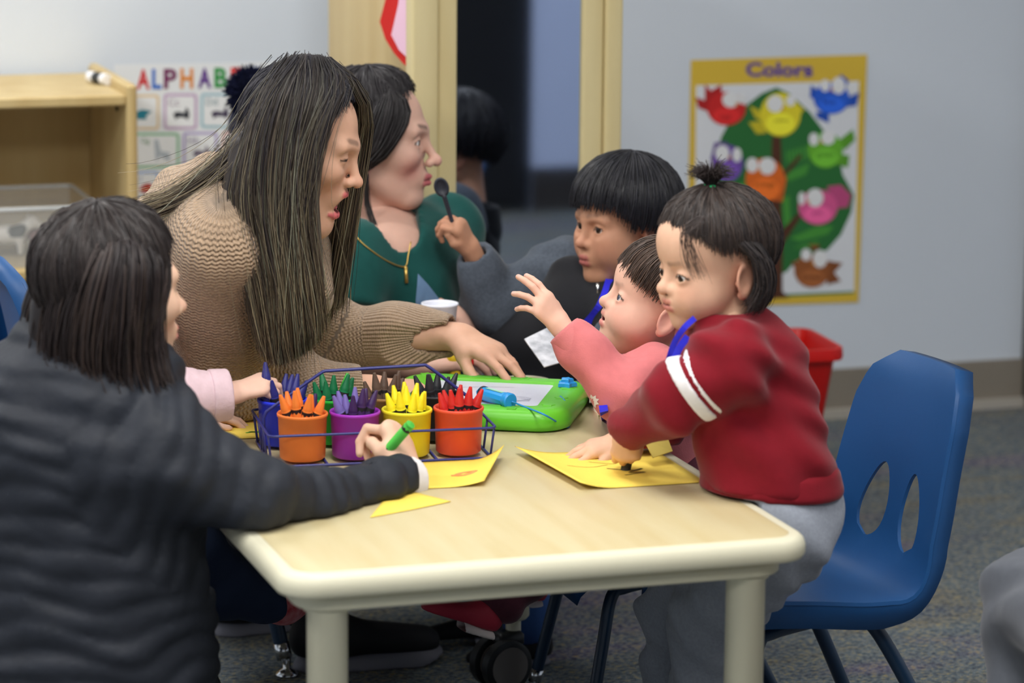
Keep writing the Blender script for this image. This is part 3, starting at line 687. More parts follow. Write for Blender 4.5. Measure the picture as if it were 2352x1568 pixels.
for k in (-0.5, 0, 0.5):
    V, F = tube_vf([cp(k*ex, -ey, 0.0024), cp(k*ex, ey, 0.0024)], 0.002, 8); obj('floor_wire', V, F, M_wire, cad)
hz0 = 0.052
H = np.vstack([[cp(-ex, 0, 0.0024), cp(-ex, 0, 0.06)], smoothpath([cp(-ex+0.004, 0, 0.07), cp(-0.09, 0, 0.126), cp(-0.076, 0, 0.133)], 3), smoothpath([cp(0.082, 0, 0.137), cp(0.096, 0, 0.131), cp(ex-0.004, 0, 0.07)], 3), [cp(ex, 0, 0.06), cp(ex, 0, 0.0024)]])
V, F = tube_vf(H, 0.0027, 8); obj('handle', V, F, M_wire, cad)
cups = [('orange', (240, 128, 56), 0, 0), ('purple', (164, 52, 190), 1, 0), ('yellow', (240, 226, 46), 2, 0), ('red', (226, 84, 58), 3, 0),
        ('blue', (38, 56, 222), 0, 1), ('green', (34, 176, 52), 1, 1), ('brown', (150, 112, 64), 2, 1), ('black', (34, 34, 36), 3, 1)]
wax = {'orange': (240, 130, 52), 'purple': (60, 34, 84), 'yellow': (244, 226, 36), 'red': (206, 44, 40), 'blue': (44, 46, 120), 'green': (20, 110, 66), 'brown': (98, 78, 66), 'black': (44, 46, 50), 'lime': (72, 178, 66), 'lilac': (120, 104, 176)}
M_band = mat('crayon_print', (36, 32, 34), 0.6)
def crayon_mesh(colr):
    wm = mat('wax_%s' % colr, wax[colr], 0.38, 0.45); c2 = tuple(min(255, int(v*1.06+10)) for v in wax[colr]); pm_ = mat('paper_%s' % colr, c2, 0.6, 0.3)
    r = 0.0079
    V, F = lathe_vf([(0.0005, 0), (r*0.96, 0.001), (r*0.96, 0.071), (r*0.93, 0.072), (r*0.36, 0.093), (r*0.3, 0.0945), (0.0003, 0.0948)], 14); a = mesh('wax', V, F); a.materials.append(wm)
    V, F = lathe_vf([(r*0.97, 0.006), (r*1.02, 0.0062), (r*1.02, 0.0665), (r*0.97, 0.0667)], 14); b = mesh('wrapper', V, F); b.materials.append(pm_)
    bands = []
    for z0, z1 in ((0.0605, 0.065), (0.0105, 0.014)):
        V, F = lathe_vf([(r*1.0, z0), (r*1.035, z0), (r*1.035, z1), (r*1.0, z1)], 14)
        zig = np.where(np.arange(14) % 2 == 0, 0.0032, -0.0004); V = V.reshape(4, 14, 3); V[1, :, 2] -= zig; V[0, :, 2] -= zig; V = V.reshape(-1, 3)
        me = mesh('print_band', V, F); me.materials.append(M_band); bands.append(me)
    c, c_ = bands
    for me in (a, b, c, c_): me.set_sharp_from_angle(angle=math.radians(50))
    return a, b, c, c_
_cm = {}
def crayon(colr, base, tip, label, group=None, roll=0.0):
    if colr not in _cm: _cm[colr] = crayon_mesh(colr)
    d = nrm(np.asarray(tip)-np.asarray(base)); q = Vector(d).to_track_quat('Z', 'Y')
    t = thing('crayon', label, 'crayon', base, group); t.rotation_mode = 'QUATERNION'; t.rotation_quaternion = q
    for nm, me in zip(('wax', 'wrapper', 'print_band', 'print_band'), _cm[colr]):
        o = bpy.data.objects.new(nm, me); COL.objects.link(o); o.parent = t
    return t
for nm, colr, i, row in cups:
    c = cupc(i, row); t = thing('crayon_cup', '%s plastic crayon cup in the wire caddy' % nm, 'cup', c)
    V, F = lathe_vf([(0.001, 0), (0.033, 0), (0.0362, 0.003), (0.0388, CH-0.006), (0.0405, CH-0.005), (0.0408, CH-0.0015), (0.0398, CH), (0.0378, CH), (0.0368, CH-0.004), (0.0345, 0.004), (0.001, 0.004)], 40)
    o = obj('body', V+c, F, mat('cup_%s' % nm, colr, 0.42, 0.4, bump=(300, 0.05)), t)
# (cup, crayon colour, offset x, y within the cup at the rim, tilt x, y, extra height)
spec = {'orange': [('orange', -.028, -.006), ('orange', -.012, -.012), ('orange', .004, -.022), ('orange', .012, -.004), ('orange', .026, -.012), ('orange', -.004, .012), ('purple', .02, .012), ('orange', .03, .006), ('orange', -.02, .016)],
        'purple': [('lilac', -.028, -.008), ('lilac', -.013, .006), ('purple', -.006, -.016), ('purple', .008, -.012), ('purple', .024, -.008), ('lilac', .002, .012), ('purple', .018, .014), ('lilac', -.02, .018)],
        'yellow': [('yellow', -.028, -.006), ('yellow', -.016, .008), ('yellow', -.014, -.018), ('yellow', .0, .004), ('yellow', .006, -.018), ('yellow', .014, .012), ('yellow', .02, -.008), ('yellow', .028, .008), ('yellow', .002, .022)],
        'red': [('red', -.028, -.006), ('red', -.018, .01), ('red', -.012, -.016), ('red', .0, .0), ('red', .004, .018), ('red', .012, -.016), ('red', .016, .004), ('red', .029, -.004), ('red', -.004, -.024)],
        'blue': [('blue', -.03, -.008), ('blue', -.016, -.02), ('blue', .022, .006), ('blue', .03, -.004), ('blue', .014, .02), ('blue', .006, .024)],
        'green': [('green', -.028, -.002), ('green', -.014, -.012), ('green', .0, .004), ('green', .016, -.008), ('green', .026, .004), ('lime', .02, .016), ('green', -.012, .018)],
        'brown': [('brown', -.03, .0), ('brown', -.014, -.008), ('brown', .0, .01), ('brown', .018, -.002), ('brown', .028, .01), ('brown', .008, -.02)],
        'black': [('black', -.026, .002), ('black', -.012, -.012), ('black', .004, .01), ('black', .018, -.006), ('black', .028, .008), ('black', -.004, .022)]}
for nm, colr, i, row in cups:
    c = cupc(i, row)
    rows = []
    for k, (cc, ox, oy) in enumerate(spec[nm]):
        top = c+CD*ox*0.9+CN*oy*0.9+np.array([0, 0, CH])
        bot = c+CD*(ox*0.25+rng.uniform(-.007, .007))+CN*(oy*0.5+rng.uniform(-.004, .004))+np.array([0, 0, 0.005+rng.uniform(0, .015)])
        bot = c+(bot-c)*np.array([0.8, 0.8, 1])
        rows.append((cc, bot, top, float((bot+(top-bot)/np.linalg.norm(top-bot)*0.09)@CR)))
    for cc in dict.fromkeys(q[0] for q in rows):
        same = sorted([q for q in rows if q[0] == cc], key=lambda q: q[3]); n_ = len(same)
        cn = {'lilac': 'pale purple', 'purple': 'dark purple', 'lime': 'light green', 'green': 'dark green', 'blue': 'dark blue'}.get(cc, cc)
        ords = ['second', 'third', 'fourth', 'fifth', 'sixth', 'seventh', 'eighth', 'ninth']
        for k, (_, bot, top, _x) in enumerate(same):
            pl_ = '' if n_ == 1 else (', leftmost tip of its colour' if k == 0 else (', rightmost tip of its colour' if k == n_-1 else ', %s tip from the left' % ords[k-1]))
            crayon(cc, bot, top, '%s crayon in the %s cup%s' % (cn, nm, pl_), 'crayons in the %s cup' % nm)
# ------------------------------------------------------------------ magnetic drawing board
BO = math.radians(-28.0); BX = np.array([math.cos(BO), math.sin(BO), 0]); BY = np.array([-math.sin(BO), math.cos(BO), 0])
bw, bd2, sw_, sh_ = 0.166, 0.145, 0.105, 0.095      # half sizes of the board and its screen
bcen = np.array([1.571, 4.985, ZT])
brd = thing('drawing_board', 'green magnetic drawing board with a grey screen lying on the table', 'drawing board', bcen)
Rb = np.column_stack([BX, BY, (0, 0, 1)])
def bp_(x, y, z): return bcen+BX*x+BY*y+np.array([0, 0, z])
M_lime = mat('board_green', (98, 190, 44), 0.36, 0.45)
out = rrect(bw, bd2, 0.06, 10); inn_ = rrect(sw_, sh_, 0.008, 10)
ring = []
for ins, z in ((0.012, 0.0), (0.003, 0.004), (0.0, 0.012), (0.0, 0.022), (0.004, 0.031), (0.012, 0.036), (0.022, 0.0375)):
    q = rrect(bw-ins, bd2-ins, 0.06-ins, 10); ring.append(np.column_stack([q, np.full(len(q), z)]))
for g, z in ((0.006, 0.0372), (0.002, 0.036), (0.0, 0.0325)):
    q = rrect(sw_+g, sh_+g, 0.008+g, 10); ring.append(np.column_stack([q, np.full(len(q), z)]))
n = len(out); V = np.vstack(ring); F = []
for k in range(len(ring)-1):
    for i in range(n): F.append((k*n+i, k*n+(i+1) % n, (k+1)*n+(i+1) % n, (k+1)*n+i))
F.append(tuple(range(n))[::-1])
obj('frame', V@Rb.T+bcen, F, M_lime, brd)
poly('screen', [bp_(x, y, 0.0328) for x, y in inn_], mat('board_screen', (206, 208, 222), 0.35, 0.4, noise=(900, 0.1)), brd)
M_ln = mat('screen_line', (150, 152, 170), 0.5)
def scrib(name, pts, w, m_, parent, up=(0, 0, 1), n=5):
    P = smoothpath(pts, n); d = np.gradient(P, axis=0); s = np.cross(d, up); s /= np.linalg.norm(s, axis=1)[:, None]+1e-9
    V = np.vstack([P-s*w/2, P+s*w/2]); k = len(P); return obj(name, V, [(i, i+1, i+1+k, i+k) for i in range(k-1)], m_, parent, smooth=False)
scrib('drawn_line', [bp_(-0.06, 0.04, 0.0331), bp_(0.0, 0.056, 0.0331), bp_(0.04, 0.06, 0.0331)], 0.0012, M_ln, brd)
for k in range(3): scrib('drawn_line', [bp_(0.03+0.012*k, -0.04, 0.0331), bp_(0.05+0.01*k, -0.01-0.01*k, 0.0331), bp_(0.085, -0.025-0.01*k, 0.0331), bp_(0.06, -0.05, 0.0331)], 0.0012, M_ln, brd)
def star(c, r, h, name, m_, parent, a0=0.3):
    a = np.arange(10)*math.pi/5+a0; rr = np.where(np.arange(10) % 2 == 0, r, r*0.62)
    P = np.column_stack([rr*np.cos(a), rr*np.sin(a), np.zeros(10)]); V = np.vstack([P, P*0.96+(0, 0, h*0.75), P*0.8+(0, 0, h)]); F = []
    for k in range(2):
        for i in range(10): F.append((k*10+i, k*10+(i+1) % 10, (k+1)*10+(i+1) % 10, (k+1)*10+i))
    F.append(tuple(20+i for i in range(10)))
    return obj(name, V@Rb.T+c, F, m_, parent, smooth=False)
for x, y in ((-0.125, 0.118), (0.135, 0.05), (0.137, -0.03), (0.125, -0.09), (0.0, -0.122), (0.07, -0.122), (-0.08, -0.122), (0.05, 0.12)): star(bp_(x, y, 0.0368), 0.013, 0.0016, 'star_relief', M_lime, brd)
board_slot = MB(); board_slot.box((0, 0, 0), (0.085, 0.006, 0.0012), None, 0.001)
obj('slider_slot', np.vstack(board_slot.V)@Rb.T+bp_(-0.03, 0.118, 0.0375), board_slot.F, mat('board_green_dark', (78, 164, 36), 0.4), brd)
obj('slider_slot', np.vstack(board_slot.V)*np.array([0.7, 0.6, 1])@Rb.T+bp_(-0.01, -0.112, 0.0375), board_slot.F, mat('board_green_dark'), brd)
V, F = polygonize(U([ell((0, 0, 0), (0.016, 0.01, 0.004)), sph((-0.06, 0.0, 0.004), 0.009)], 0.01), (-0.08, -0.03, -0.02), (0.03, 0.03, 0.02), 0.003)
ms = MB(); ms.box((0, 0, 0.005), (0.02, 0.004, 0.004), None, 0.002)
M_sky = mat('stylus_blue', (40, 152, 226), 0.34, 0.45)
stc = T(1302, 878, TZ+0.045); stm = thing('star_stamp', 'small blue star shaped magnet stamp on the green drawing board', 'stamp', (stc[0], stc[1], ZT+0.038))
o = star(np.array([stc[0], stc[1], ZT+0.0382]), 0.018, 0.008, 'base', M_sky, stm, 0.1); star(np.array([stc[0], stc[1], ZT+0.0462]), 0.012, 0.006, 'grip', M_sky, stm, 0.1)
# stylus on its cord
sa, sb = T(1106, 902, ZT+0.046), T(1172, 921, ZT+0.046); sd = nrm(sb-sa); sm_ = (sa+sb)/2
sty = thing('stylus', 'chunky blue stylus on a thin cord lying across the drawing board screen', 'stylus', sm_-(0, 0, 0.0125))
Ls = np.linalg.norm(sb-sa)/2
V, F = tube_vf([sm_-sd*Ls, sm_-sd*(Ls-0.002), sm_+sd*(Ls-0.012), sm_+sd*(Ls-0.011)], [0.0108, 0.012, 0.012, 0.0118], 10); sharp(obj('barrel', V, F, M_sky, sty))
V, F = tube_vf([sm_+sd*(Ls-0.011), sm_+sd*(Ls-0.01), sm_+sd*Ls, sm_+sd*(Ls+0.002)], [0.0128, 0.0135, 0.0135, 0.0115], 22); sharp(obj('end_cap', V, F, M_sky, sty))
V, F = tube_vf([sm_-sd*(Ls+0.01), sm_-sd*(Ls-0.001)], [0.004, 0.007], 14); obj('tip', V, F, M_sky, sty)
V, F = tube_vf([sm_-sd*(Ls-0.004), sm_-sd*(Ls-0.009)], 0.0127, 22); obj('grip_band', V, F, mat('stylus_dark', (24, 36, 52), 0.5), sty)
mb = MB(); Rs = np.column_stack([sd, np.cross((0, 0, 1), sd), (0, 0, 1)])
mb.box((0, 0, 0), (Ls*0.55, 0.003, 0.0006)); obj('label_strip', np.vstack(mb.V)@Rs.T+sm_+(0, 0, 0.0119)+Rs[:, 1]*-0.002, mb.F, mat('strip_pale', (160, 214, 190), 0.4), sty, smooth=False)
cord = smoothpath([sb+sd*0.004, T(1205, 934, ZT+0.038), T(1250, 952, ZT+0.039), T(1285, 972, ZT+0.012), T(1306, 980, ZT+0.002), T(1309, 955, ZT+0.012), T(1300, 925, ZT+0.034), T(1287, 910, ZT+0.038)], 6)
V, F = tube_vf(cord, 0.0016, 7); obj('cord', V, F, mat('cord_blue', (42, 138, 200), 0.5), sty)
# ------------------------------------------------------------------ papers
M_yel = mat('construction_paper', (246, 216, 96), 0.75, 0.2, noise=(200, 0.04))
def sheet(label, P4, lift, marks=()):
    P4 = [np.asarray(p, float) for p in P4]; n = 14; c = sum(P4)/4
    t = thing('paper_sheet', label, 'paper', (c[0], c[1], ZT)); V = []
    def at(u, v): 
        p = (P4[0]*(1-u)+P4[1]*u)*(1-v)+(P4[3]*(1-u)+P4[2]*u)*v; p = p.copy(); p[2] = ZT+0.0006+lift(u, v); return p
    for k in (0, 0.0006):
        for j in range(n+1):
            for i in range(n+1): V.append(at(i/n, j/n)+(0, 0, k))
    m_ = (n+1)**2; F = []
    for j in range(n):
        for i in range(n):
            a = j*(n+1)+i; q = (a, a+1, a+n+2, a+n+1); F.append(q[::-1]); F.append(tuple(x+m_ for x in q))
    bo = [i for i in range(n+1)]+[j*(n+1)+n for j in range(1, n+1)]+[n*(n+1)+i for i in range(n-1, -1, -1)]+[j*(n+1) for j in range(n-1, 0, -1)]
    for i in range(len(bo)): a, b = bo[i], bo[(i+1) % len(bo)]; F.append((a, b, b+m_, a+m_))
    obj('sheet', V, F, M_yel, t)
    for colr, w, pts in marks:
        scrib('crayon_mark', [at(u, v)+(0, 0, 0.0012) for u, v in pts], w, mat('mark_%d_%d_%d' % colr, colr, 0.6, 0.2), t)
    return t
g_, o_, k_ = (96, 176, 60), (236, 150, 90), (150, 128, 60)
rs = np.random.default_rng(3); mk_ = []
for k in range(26):
    u, v = rs.uniform(.1, .9), rs.uniform(.1, .9); a = rs.uniform(-.6, .6); l = rs.uniform(.03, .07)
    mk_.append(((g_, o_, (214, 196, 60))[k % 3], rs.uniform(.004, .007), [(u-l*math.cos(a), v-l*math.sin(a)), (u, v+.01), (u+l*math.cos(a), v+l*math.sin(a))]))
q = T(455, 953, TZ); qa = np.array([q[0]-0.03, q[1]+0.02, 0])
sheet('yellow paper with green and orange crayon marks at the left of the caddy', [qa+(0, -0.215, 0), qa+(0.215, -0.235, 0), qa+(0.23, 0.0, 0), qa+(0.02, 0.02, 0)], lambda u, v: 0.0, mk_)
p1, p2, p3 = T(1158, 1054, TZ), T(1112, 1117, TZ), T(930, 1125, TZ)
p4 = T(960, 1064, TZ)
sheet('yellow paper with an orange smudge and a curled corner in front of the caddy', [p3-(0.03, 0, 0), p2, p1, p4], lambda u, v: 0.022*max(0, u-0.62)**2/0.144*(0.35+0.65*v), [(o_, 0.008, [(0.55, 0.42), (0.7, 0.4), (0.82, 0.46), (0.66, 0.5), (0.6, 0.44)])])
a1 = T(1036, 1153, TZ); a2 = T(940, 1130, TZ)
sheet('yellow paper mostly under the black sleeve with one corner showing', [T(850, 1190, TZ), T(945, 1172, TZ), a1, T(905, 1120, TZ)], lambda u, v: 0.0)
b1, b2, b3, b4 = T(1182, 1043, TZ), T(1332, 1127, TZ), T(1628, 1108, TZ), T(1505, 1036, TZ)
b3 = b3-(0.006, 0, 0)
sheet('yellow paper with dark scribbles under the red toddler', [b2, b3, b4, b1], lambda u, v: 0.012*max(0, 0.3-u)**2/0.09, [(k_, 0.004, [(0.45, 0.5), (0.6, 0.42), (0.7, 0.46), (0.56, 0.36), (0.68, 0.36), (0.5, 0.3)]), (k_, 0.0015, [(0.2, 0.6), (0.35, 0.55), (0.5, 0.6)]), (k_, 0.0015, [(0.4, 0.7), (0.55, 0.62), (0.62, 0.7)])])
# ------------------------------------------------------------------ people: shared anatomy
def frame_head(face, up_hint=(0, 0, 1), roll=0.0):
    """columns: forward, left, up"""
    f = nrm(face); u = nrm(np.asarray(up_hint, float)-f*(f@np.asarray(up_hint, float))); l = np.cross(u, f)
    if roll: c, s = math.cos(roll), math.sin(roll); u, l = c*u+s*l, c*l-s*u
    return np.column_stack([f, l, u])
def facing(right, toward, up):
    """direction in camera terms: right, towards the viewer, up"""
    h = nrm(np.array([CF[0], CF[1], 0])); r = nrm(np.array([h[1], -h[0], 0]))
    return nrm(r*right-h*toward+np.array([0, 0, up]))
def mir(f):
    return [f(1), f(-1)]
def make_head(kind, o):
    """implicit head in its own frame (x forward, y left, z up); o: options. returns sdf, colour function, eye centres"""
    todd = kind == 'toddler'; kid = kind == 'child'
    op = o.get('open', 0.0); k1 = []
    if todd: cr = ell((-0.012, 0, 0.05), (0.104, 0.086, 0.086)); fc = ell((0.022, 0, -0.018), (0.066, 0.066, 0.08))
    elif kid: cr = ell((-0.012, 0, 0.05), (0.101, 0.082, 0.085)); fc = ell((0.022, 0, -0.018), (0.066, 0.062, 0.086))
    else: cr = ell((-0.012, 0, 0.05), (0.098, 0.077, 0.083)); fc = ell((0.022, 0, -0.018), (0.066, 0.059, 0.092))
    ez = 0.002 if todd else (0.008 if kid else 0.015); ey_ = 0.033; er = 0.0126 if not (todd or kid) else (0.0152 if todd else 0.0138); ex_ = (0.0862 if not todd else 0.0872)-er
    d = 0.75*op
    base = U([cr, fc], 0.03)
    parts = []
    if todd:
        for s in (1, -1): parts.append((ell((0.05, s*0.038, -0.040), (0.037, 0.033, 0.033)), 0.03))
        parts.append((ell((0.040, 0, 0.055), (0.052, 0.062, 0.05)), 0.03)); parts.append((sph((0.069, 0, -0.080-d), 0.019), 0.025))
    else:
        for s in (1, -1):
            parts.append((rc((-0.008, s*0.052, -0.045), (0.06, s*0.017, -0.092-d), 0.016, 0.016), 0.028))
            parts.append((ell((0.054, s*0.041, -0.010), (0.032, 0.024, 0.024)), 0.025))
            parts.append((rc((0.074, s*0.045, ez+0.021), (0.084, s*0.012, ez+0.018), 0.010, 0.010), 0.022))
            if kid: parts.append((ell((0.05, s*0.036, -0.040), (0.036, 0.028, 0.03)), 0.03))
        parts.append((sph((0.070, 0, -0.090-d), 0.0195), 0.022))
    if op > 0: parts.append((ell((0.050, 0, -0.068-d*0.7), (0.036, 0.034, 0.036+0.3*op)), 0.02))
    mz = -0.047 if todd else -0.056                     # mouth line
    parts.append((ell((0.074, 0, mz+0.004), (0.024, 0.03, 0.024)), 0.016))
    nz = -0.019 if todd else -0.022
    nb = ez+(0.012 if todd else 0.012); nl = o.get('nose', 0.0)
    nt = (0.1035 if todd else (0.105 if kid else 0.1105))+nl; nr = 0.0092 if not todd else 0.0098
    soc = [ell((0.095 if not todd else 0.099, s*ey_, ez+0.001), (0.018, 0.021, 0.013)) for s in (1, -1)]
    lid = [sph((ex_, s*ey_, ez), er+0.0021) for s in (1, -1)]
    openness = o.get('eye', 0.0048)
    slit = [ell((ex_+er, s*(ey_+0.0005), ez-0.0005+o.get('eyedz', 0)), (0.009, er+0.0004, max(openness, 0.0006))) for s in (1, -1)]
    nose = [(rc((0.0845 if not todd else 0.0845, 0, nb), (nt-0.004, 0, nz+0.004), 0.0068, 0.0082), 0.012), (sph((nt, 0, nz), nr), 0.01)]+[(sph((nt-0.0125, s*0.0115, nz-0.003), 0.0078), 0.008) for s in (1, -1)]
    nostr = [sph((nt-0.006, s*0.006, nz-0.0085), 0.0034) for s in (1, -1)]
    lx = 0.0965 if not todd else 0.0955
    pk = o.get('pucker', 0.0)
    wq = 0.0225-pk*0.008
    def lip(z, r, dz, dx):
        P = [(lx-0.014+pk*0.01, wq, z-dz*0.2), (lx-0.002+dx, 0.011, z+dz), (lx+dx+pk*0.006, 0, z+dz*0.8), (lx-0.002+dx, -0.011, z+dz), (lx-0.014+pk*0.01, -wq, z-dz*0.2)]
        return chain(P, [0.0026, r, r, r, 0.0026], 0.004), P
    ul, ulP = lip(mz+0.0035+op*0.12, 0.0046, 0.0016, 0.0); ll, llP = lip(mz-0.0055-op*0.8, 0.0054, -0.001, -0.0015-op*0.12)
    cav = ell((lx-0.001, 0, mz-0.001-op*0.34), (0.021, 0.0175-0.1*op, 0.0012+op*0.46)) if op > 0 else chain([(q[0]+0.003, q[1], mz-0.0008) for q in ulP], [0.0012]*5)
    ez2 = o.get('earz', -0.012 if todd else 0.0)
    esc = 1.12 if todd else 1.0
    def ear(s):
        yb = (0.0815 if todd else (0.077 if kid else 0.072))
        Re = rotz(s*0.32)@roty(-0.15)
        e = U([ell((-0.016, s*(yb+0.003), ez2+0.004), (0.0205*esc, 0.0065, 0.028*esc), Re), sph((-0.008, s*(yb-0.001), ez2-0.024), 0.0075)], 0.01)
        e = SUB(e, ell((-0.012, s*(yb+0.012), ez2+0.004), (0.0135*esc, 0.0075, 0.019*esc), Re), 0.004)
        return U([e, ell((-0.003, s*yb, ez2-0.003), (0.006, 0.006, 0.007))], 0.004)
    ears = [ear(1), ear(-1)]
    nk = o.get('neck'); nrad = o.get('neckr', 0.034 if todd else (0.038 if kid else 0.044))
    def f(P):
        dd = base(P)
        for g, k in parts: dd = smin(dd, g(P), k)
        for g in soc: dd = smax(dd, -g(P), 0.014)
        for g in lid: dd = smin(dd, g(P), 0.006)
        for g, k in nose: dd = smin(dd, g(P), k)
        if op > 0: dd = smax(dd, -cav(P), 0.006)
        dd = smin(dd, ul(P), 0.005); dd = smin(dd, ll(P), 0.005)
        if op <= 0: dd = smax(dd, -cav(P), 0.003)
        for g in nostr: dd = smax(dd, -g(P), 0.002)
        for g in slit: dd = smax(dd, -g(P), 0.0015)
        if not o.get('noears'):
            for g in ears: dd = smin(dd, g(P), 0.006)
        if nk is not None: dd = smin(dd, nkf(P), 0.016)
        return dd
    if nk is not None: nkf = chain([(-0.034, 0, -0.03)]+[tuple(q) for q in nk], [nrad*1.0]+[nrad*1.02]*(len(nk)-1)+[nrad*1.25], 0.02)
    bz = ez+(0.026 if not todd else 0.024)+o.get('browdz', 0)
    brow = [chain([(0.06, s*0.052, bz-0.003), (0.083, s*0.036, bz+0.004), (0.092, s*0.014, bz)], [0.0022, 0.0028, 0.0026]) for s in (1, -1)]
    lash = [chain([(ex_+0.005, s*(ey_+er+0.0010), ez-0.001), (ex_+er+0.001, s*(ey_+er*0.48), ez+openness*0.9), (ex_+er+0.001, s*(ey_-er*0.48), ez+openness*0.9), (ex_+er-0.004, s*(ey_-er), ez-0.001)], [0.0012, 0.0018, 0.0016, 0.001]) for s in (1, -1)]
    skin = np.array(lin(o.get('skin', (205, 160, 138)))); lipc = np.array(lin(o.get('lip', (190, 108, 104)))); browc = np.array(lin(o.get('brow', (70, 52, 46)))); blush = np.array(lin(o.get('blush', (208, 128, 118))))
    def col(P):
        P = P.astype(np.float32); n = len(P); C = np.tile(skin, (n, 1))
        def mixin(w, c): 
            nonlocal C; w = np.clip(w, 0, 1)[:, None]; C = C*(1-w)+c*w
        for s in (1, -1):
            r2 = ((P[:, 0]-0.07)**2+(P[:, 1]-s*0.042)**2+(P[:, 2]-(nz-0.008))**2)
            mixin(0.6*o.get('blushw', 0.6)*np.exp(-r2/0.022**2), blush)
        mixin(0.35*np.exp(-(((P-np.array([nt, 0, nz]))**2).sum(1))/0.011**2), blush)
        for g in ears: mixin(np.clip((0.012-g(P))/0.012, 0, 1)*0.35*(np.abs(P[:, 1]) > 0.06), blush)
        for g in brow: mixin(np.clip((0.0045-g(P))/0.004, 0, 1)*o.get('broww', 0.85), browc)
        ff = P[:, 0] > 0.06
        for g in (ul, ll): mixin(np.clip((0.0022-g(P))/0.0022, 0, 1)*ff, lipc)
        if op > 0: mixin(np.clip((0.0035-cav(P))/0.003, 0, 1)*(P[:, 0] < lx-0.003), np.array(lin((112, 42, 44))))
        else: mixin(np.clip((0.0012-cav(P))/0.0012, 0, 1)*0.8, np.array(lin((112, 52, 50))))
        for g in lash: mixin(np.clip((0.0016-g(P))/0.0014, 0, 1)*0.95, np.array(lin((34, 26, 24))))
        for g in nostr: mixin(np.clip((0.0012-g(P))/0.0012, 0, 1)*0.8, skin*0.25)
        return C
    return f, col, [(ex_, ey_, ez, er), (ex_, -ey_, ez, er)]
M_skin = mat('skin', vcol=True, rough=0.54, spec=0.3, sss=0.12, noise=(55, 0.06), bump=(260, 0.1), bdist=0.0008)
M_eye = mat('eye_ball', vcol=True, rough=0.12, spec=0.5)
M_cloth = {}
def sphere_vf(c, r, nu=24, nv=16):
    V = []; F = []
    for j in range(nv+1):
        t = math.pi*j/nv
        for i in range(nu): a = 2*math.pi*i/nu; V.append((r*math.sin(t)*math.cos(a), r*math.sin(t)*math.sin(a), r*math.cos(t)))
    for j in range(nv):
        for i in range(nu): k = (i+1) % nu; F.append((j*nu+i, (j+1)*nu+i, (j+1)*nu+k, j*nu+k))
    return np.array(V)+np.asarray(c), F
def build_head(root, kind, pos, R, s, o, h=0.0026):
    """returns vertices, faces, colours of the head in world space and adds the eyes under root"""
    f, col, eyes = make_head(kind, o)
    lo = [-0.125, -0.11, -0.135-0.8*o.get('open', 0)]; hi = [0.13, 0.11, 0.15]
    if o.get('neck') is not None:
        q = np.array(o['neck']); lo = np.minimum(lo, q.min(0)-0.07); hi = np.maximum(hi, q.max(0)+0.07)
    V, F = polygonize(f, lo, hi, h); C = col(V)
    gz = nrm(o.get('gaze', (1, 0, 0)))
    if o.get('eye', 0.0048) > 0.001:
        for e in eyes:
            er = e[3]; e = e[:3]; ev, ef = sphere_vf((0, 0, 0), er, 40, 30); ca = ev@gz/er
            ec = np.where((ca > math.cos(math.radians(15)))[:, None], 0.006, np.where((ca > math.cos(math.radians(34)))[:, None], np.array(lin(o.get('iris', (60, 40, 30)))), np.array(lin((226, 222, 220)))))
            ew = ((ev+np.array(e))*s)@R.T+pos
            obj('eye', ew, ef, M_eye, root, cols=ec)
    return (V*s)@R.T+pos, F, C
def w2h(p, pos, R, s): return ((np.asarray(p, float)-pos)@R)/s
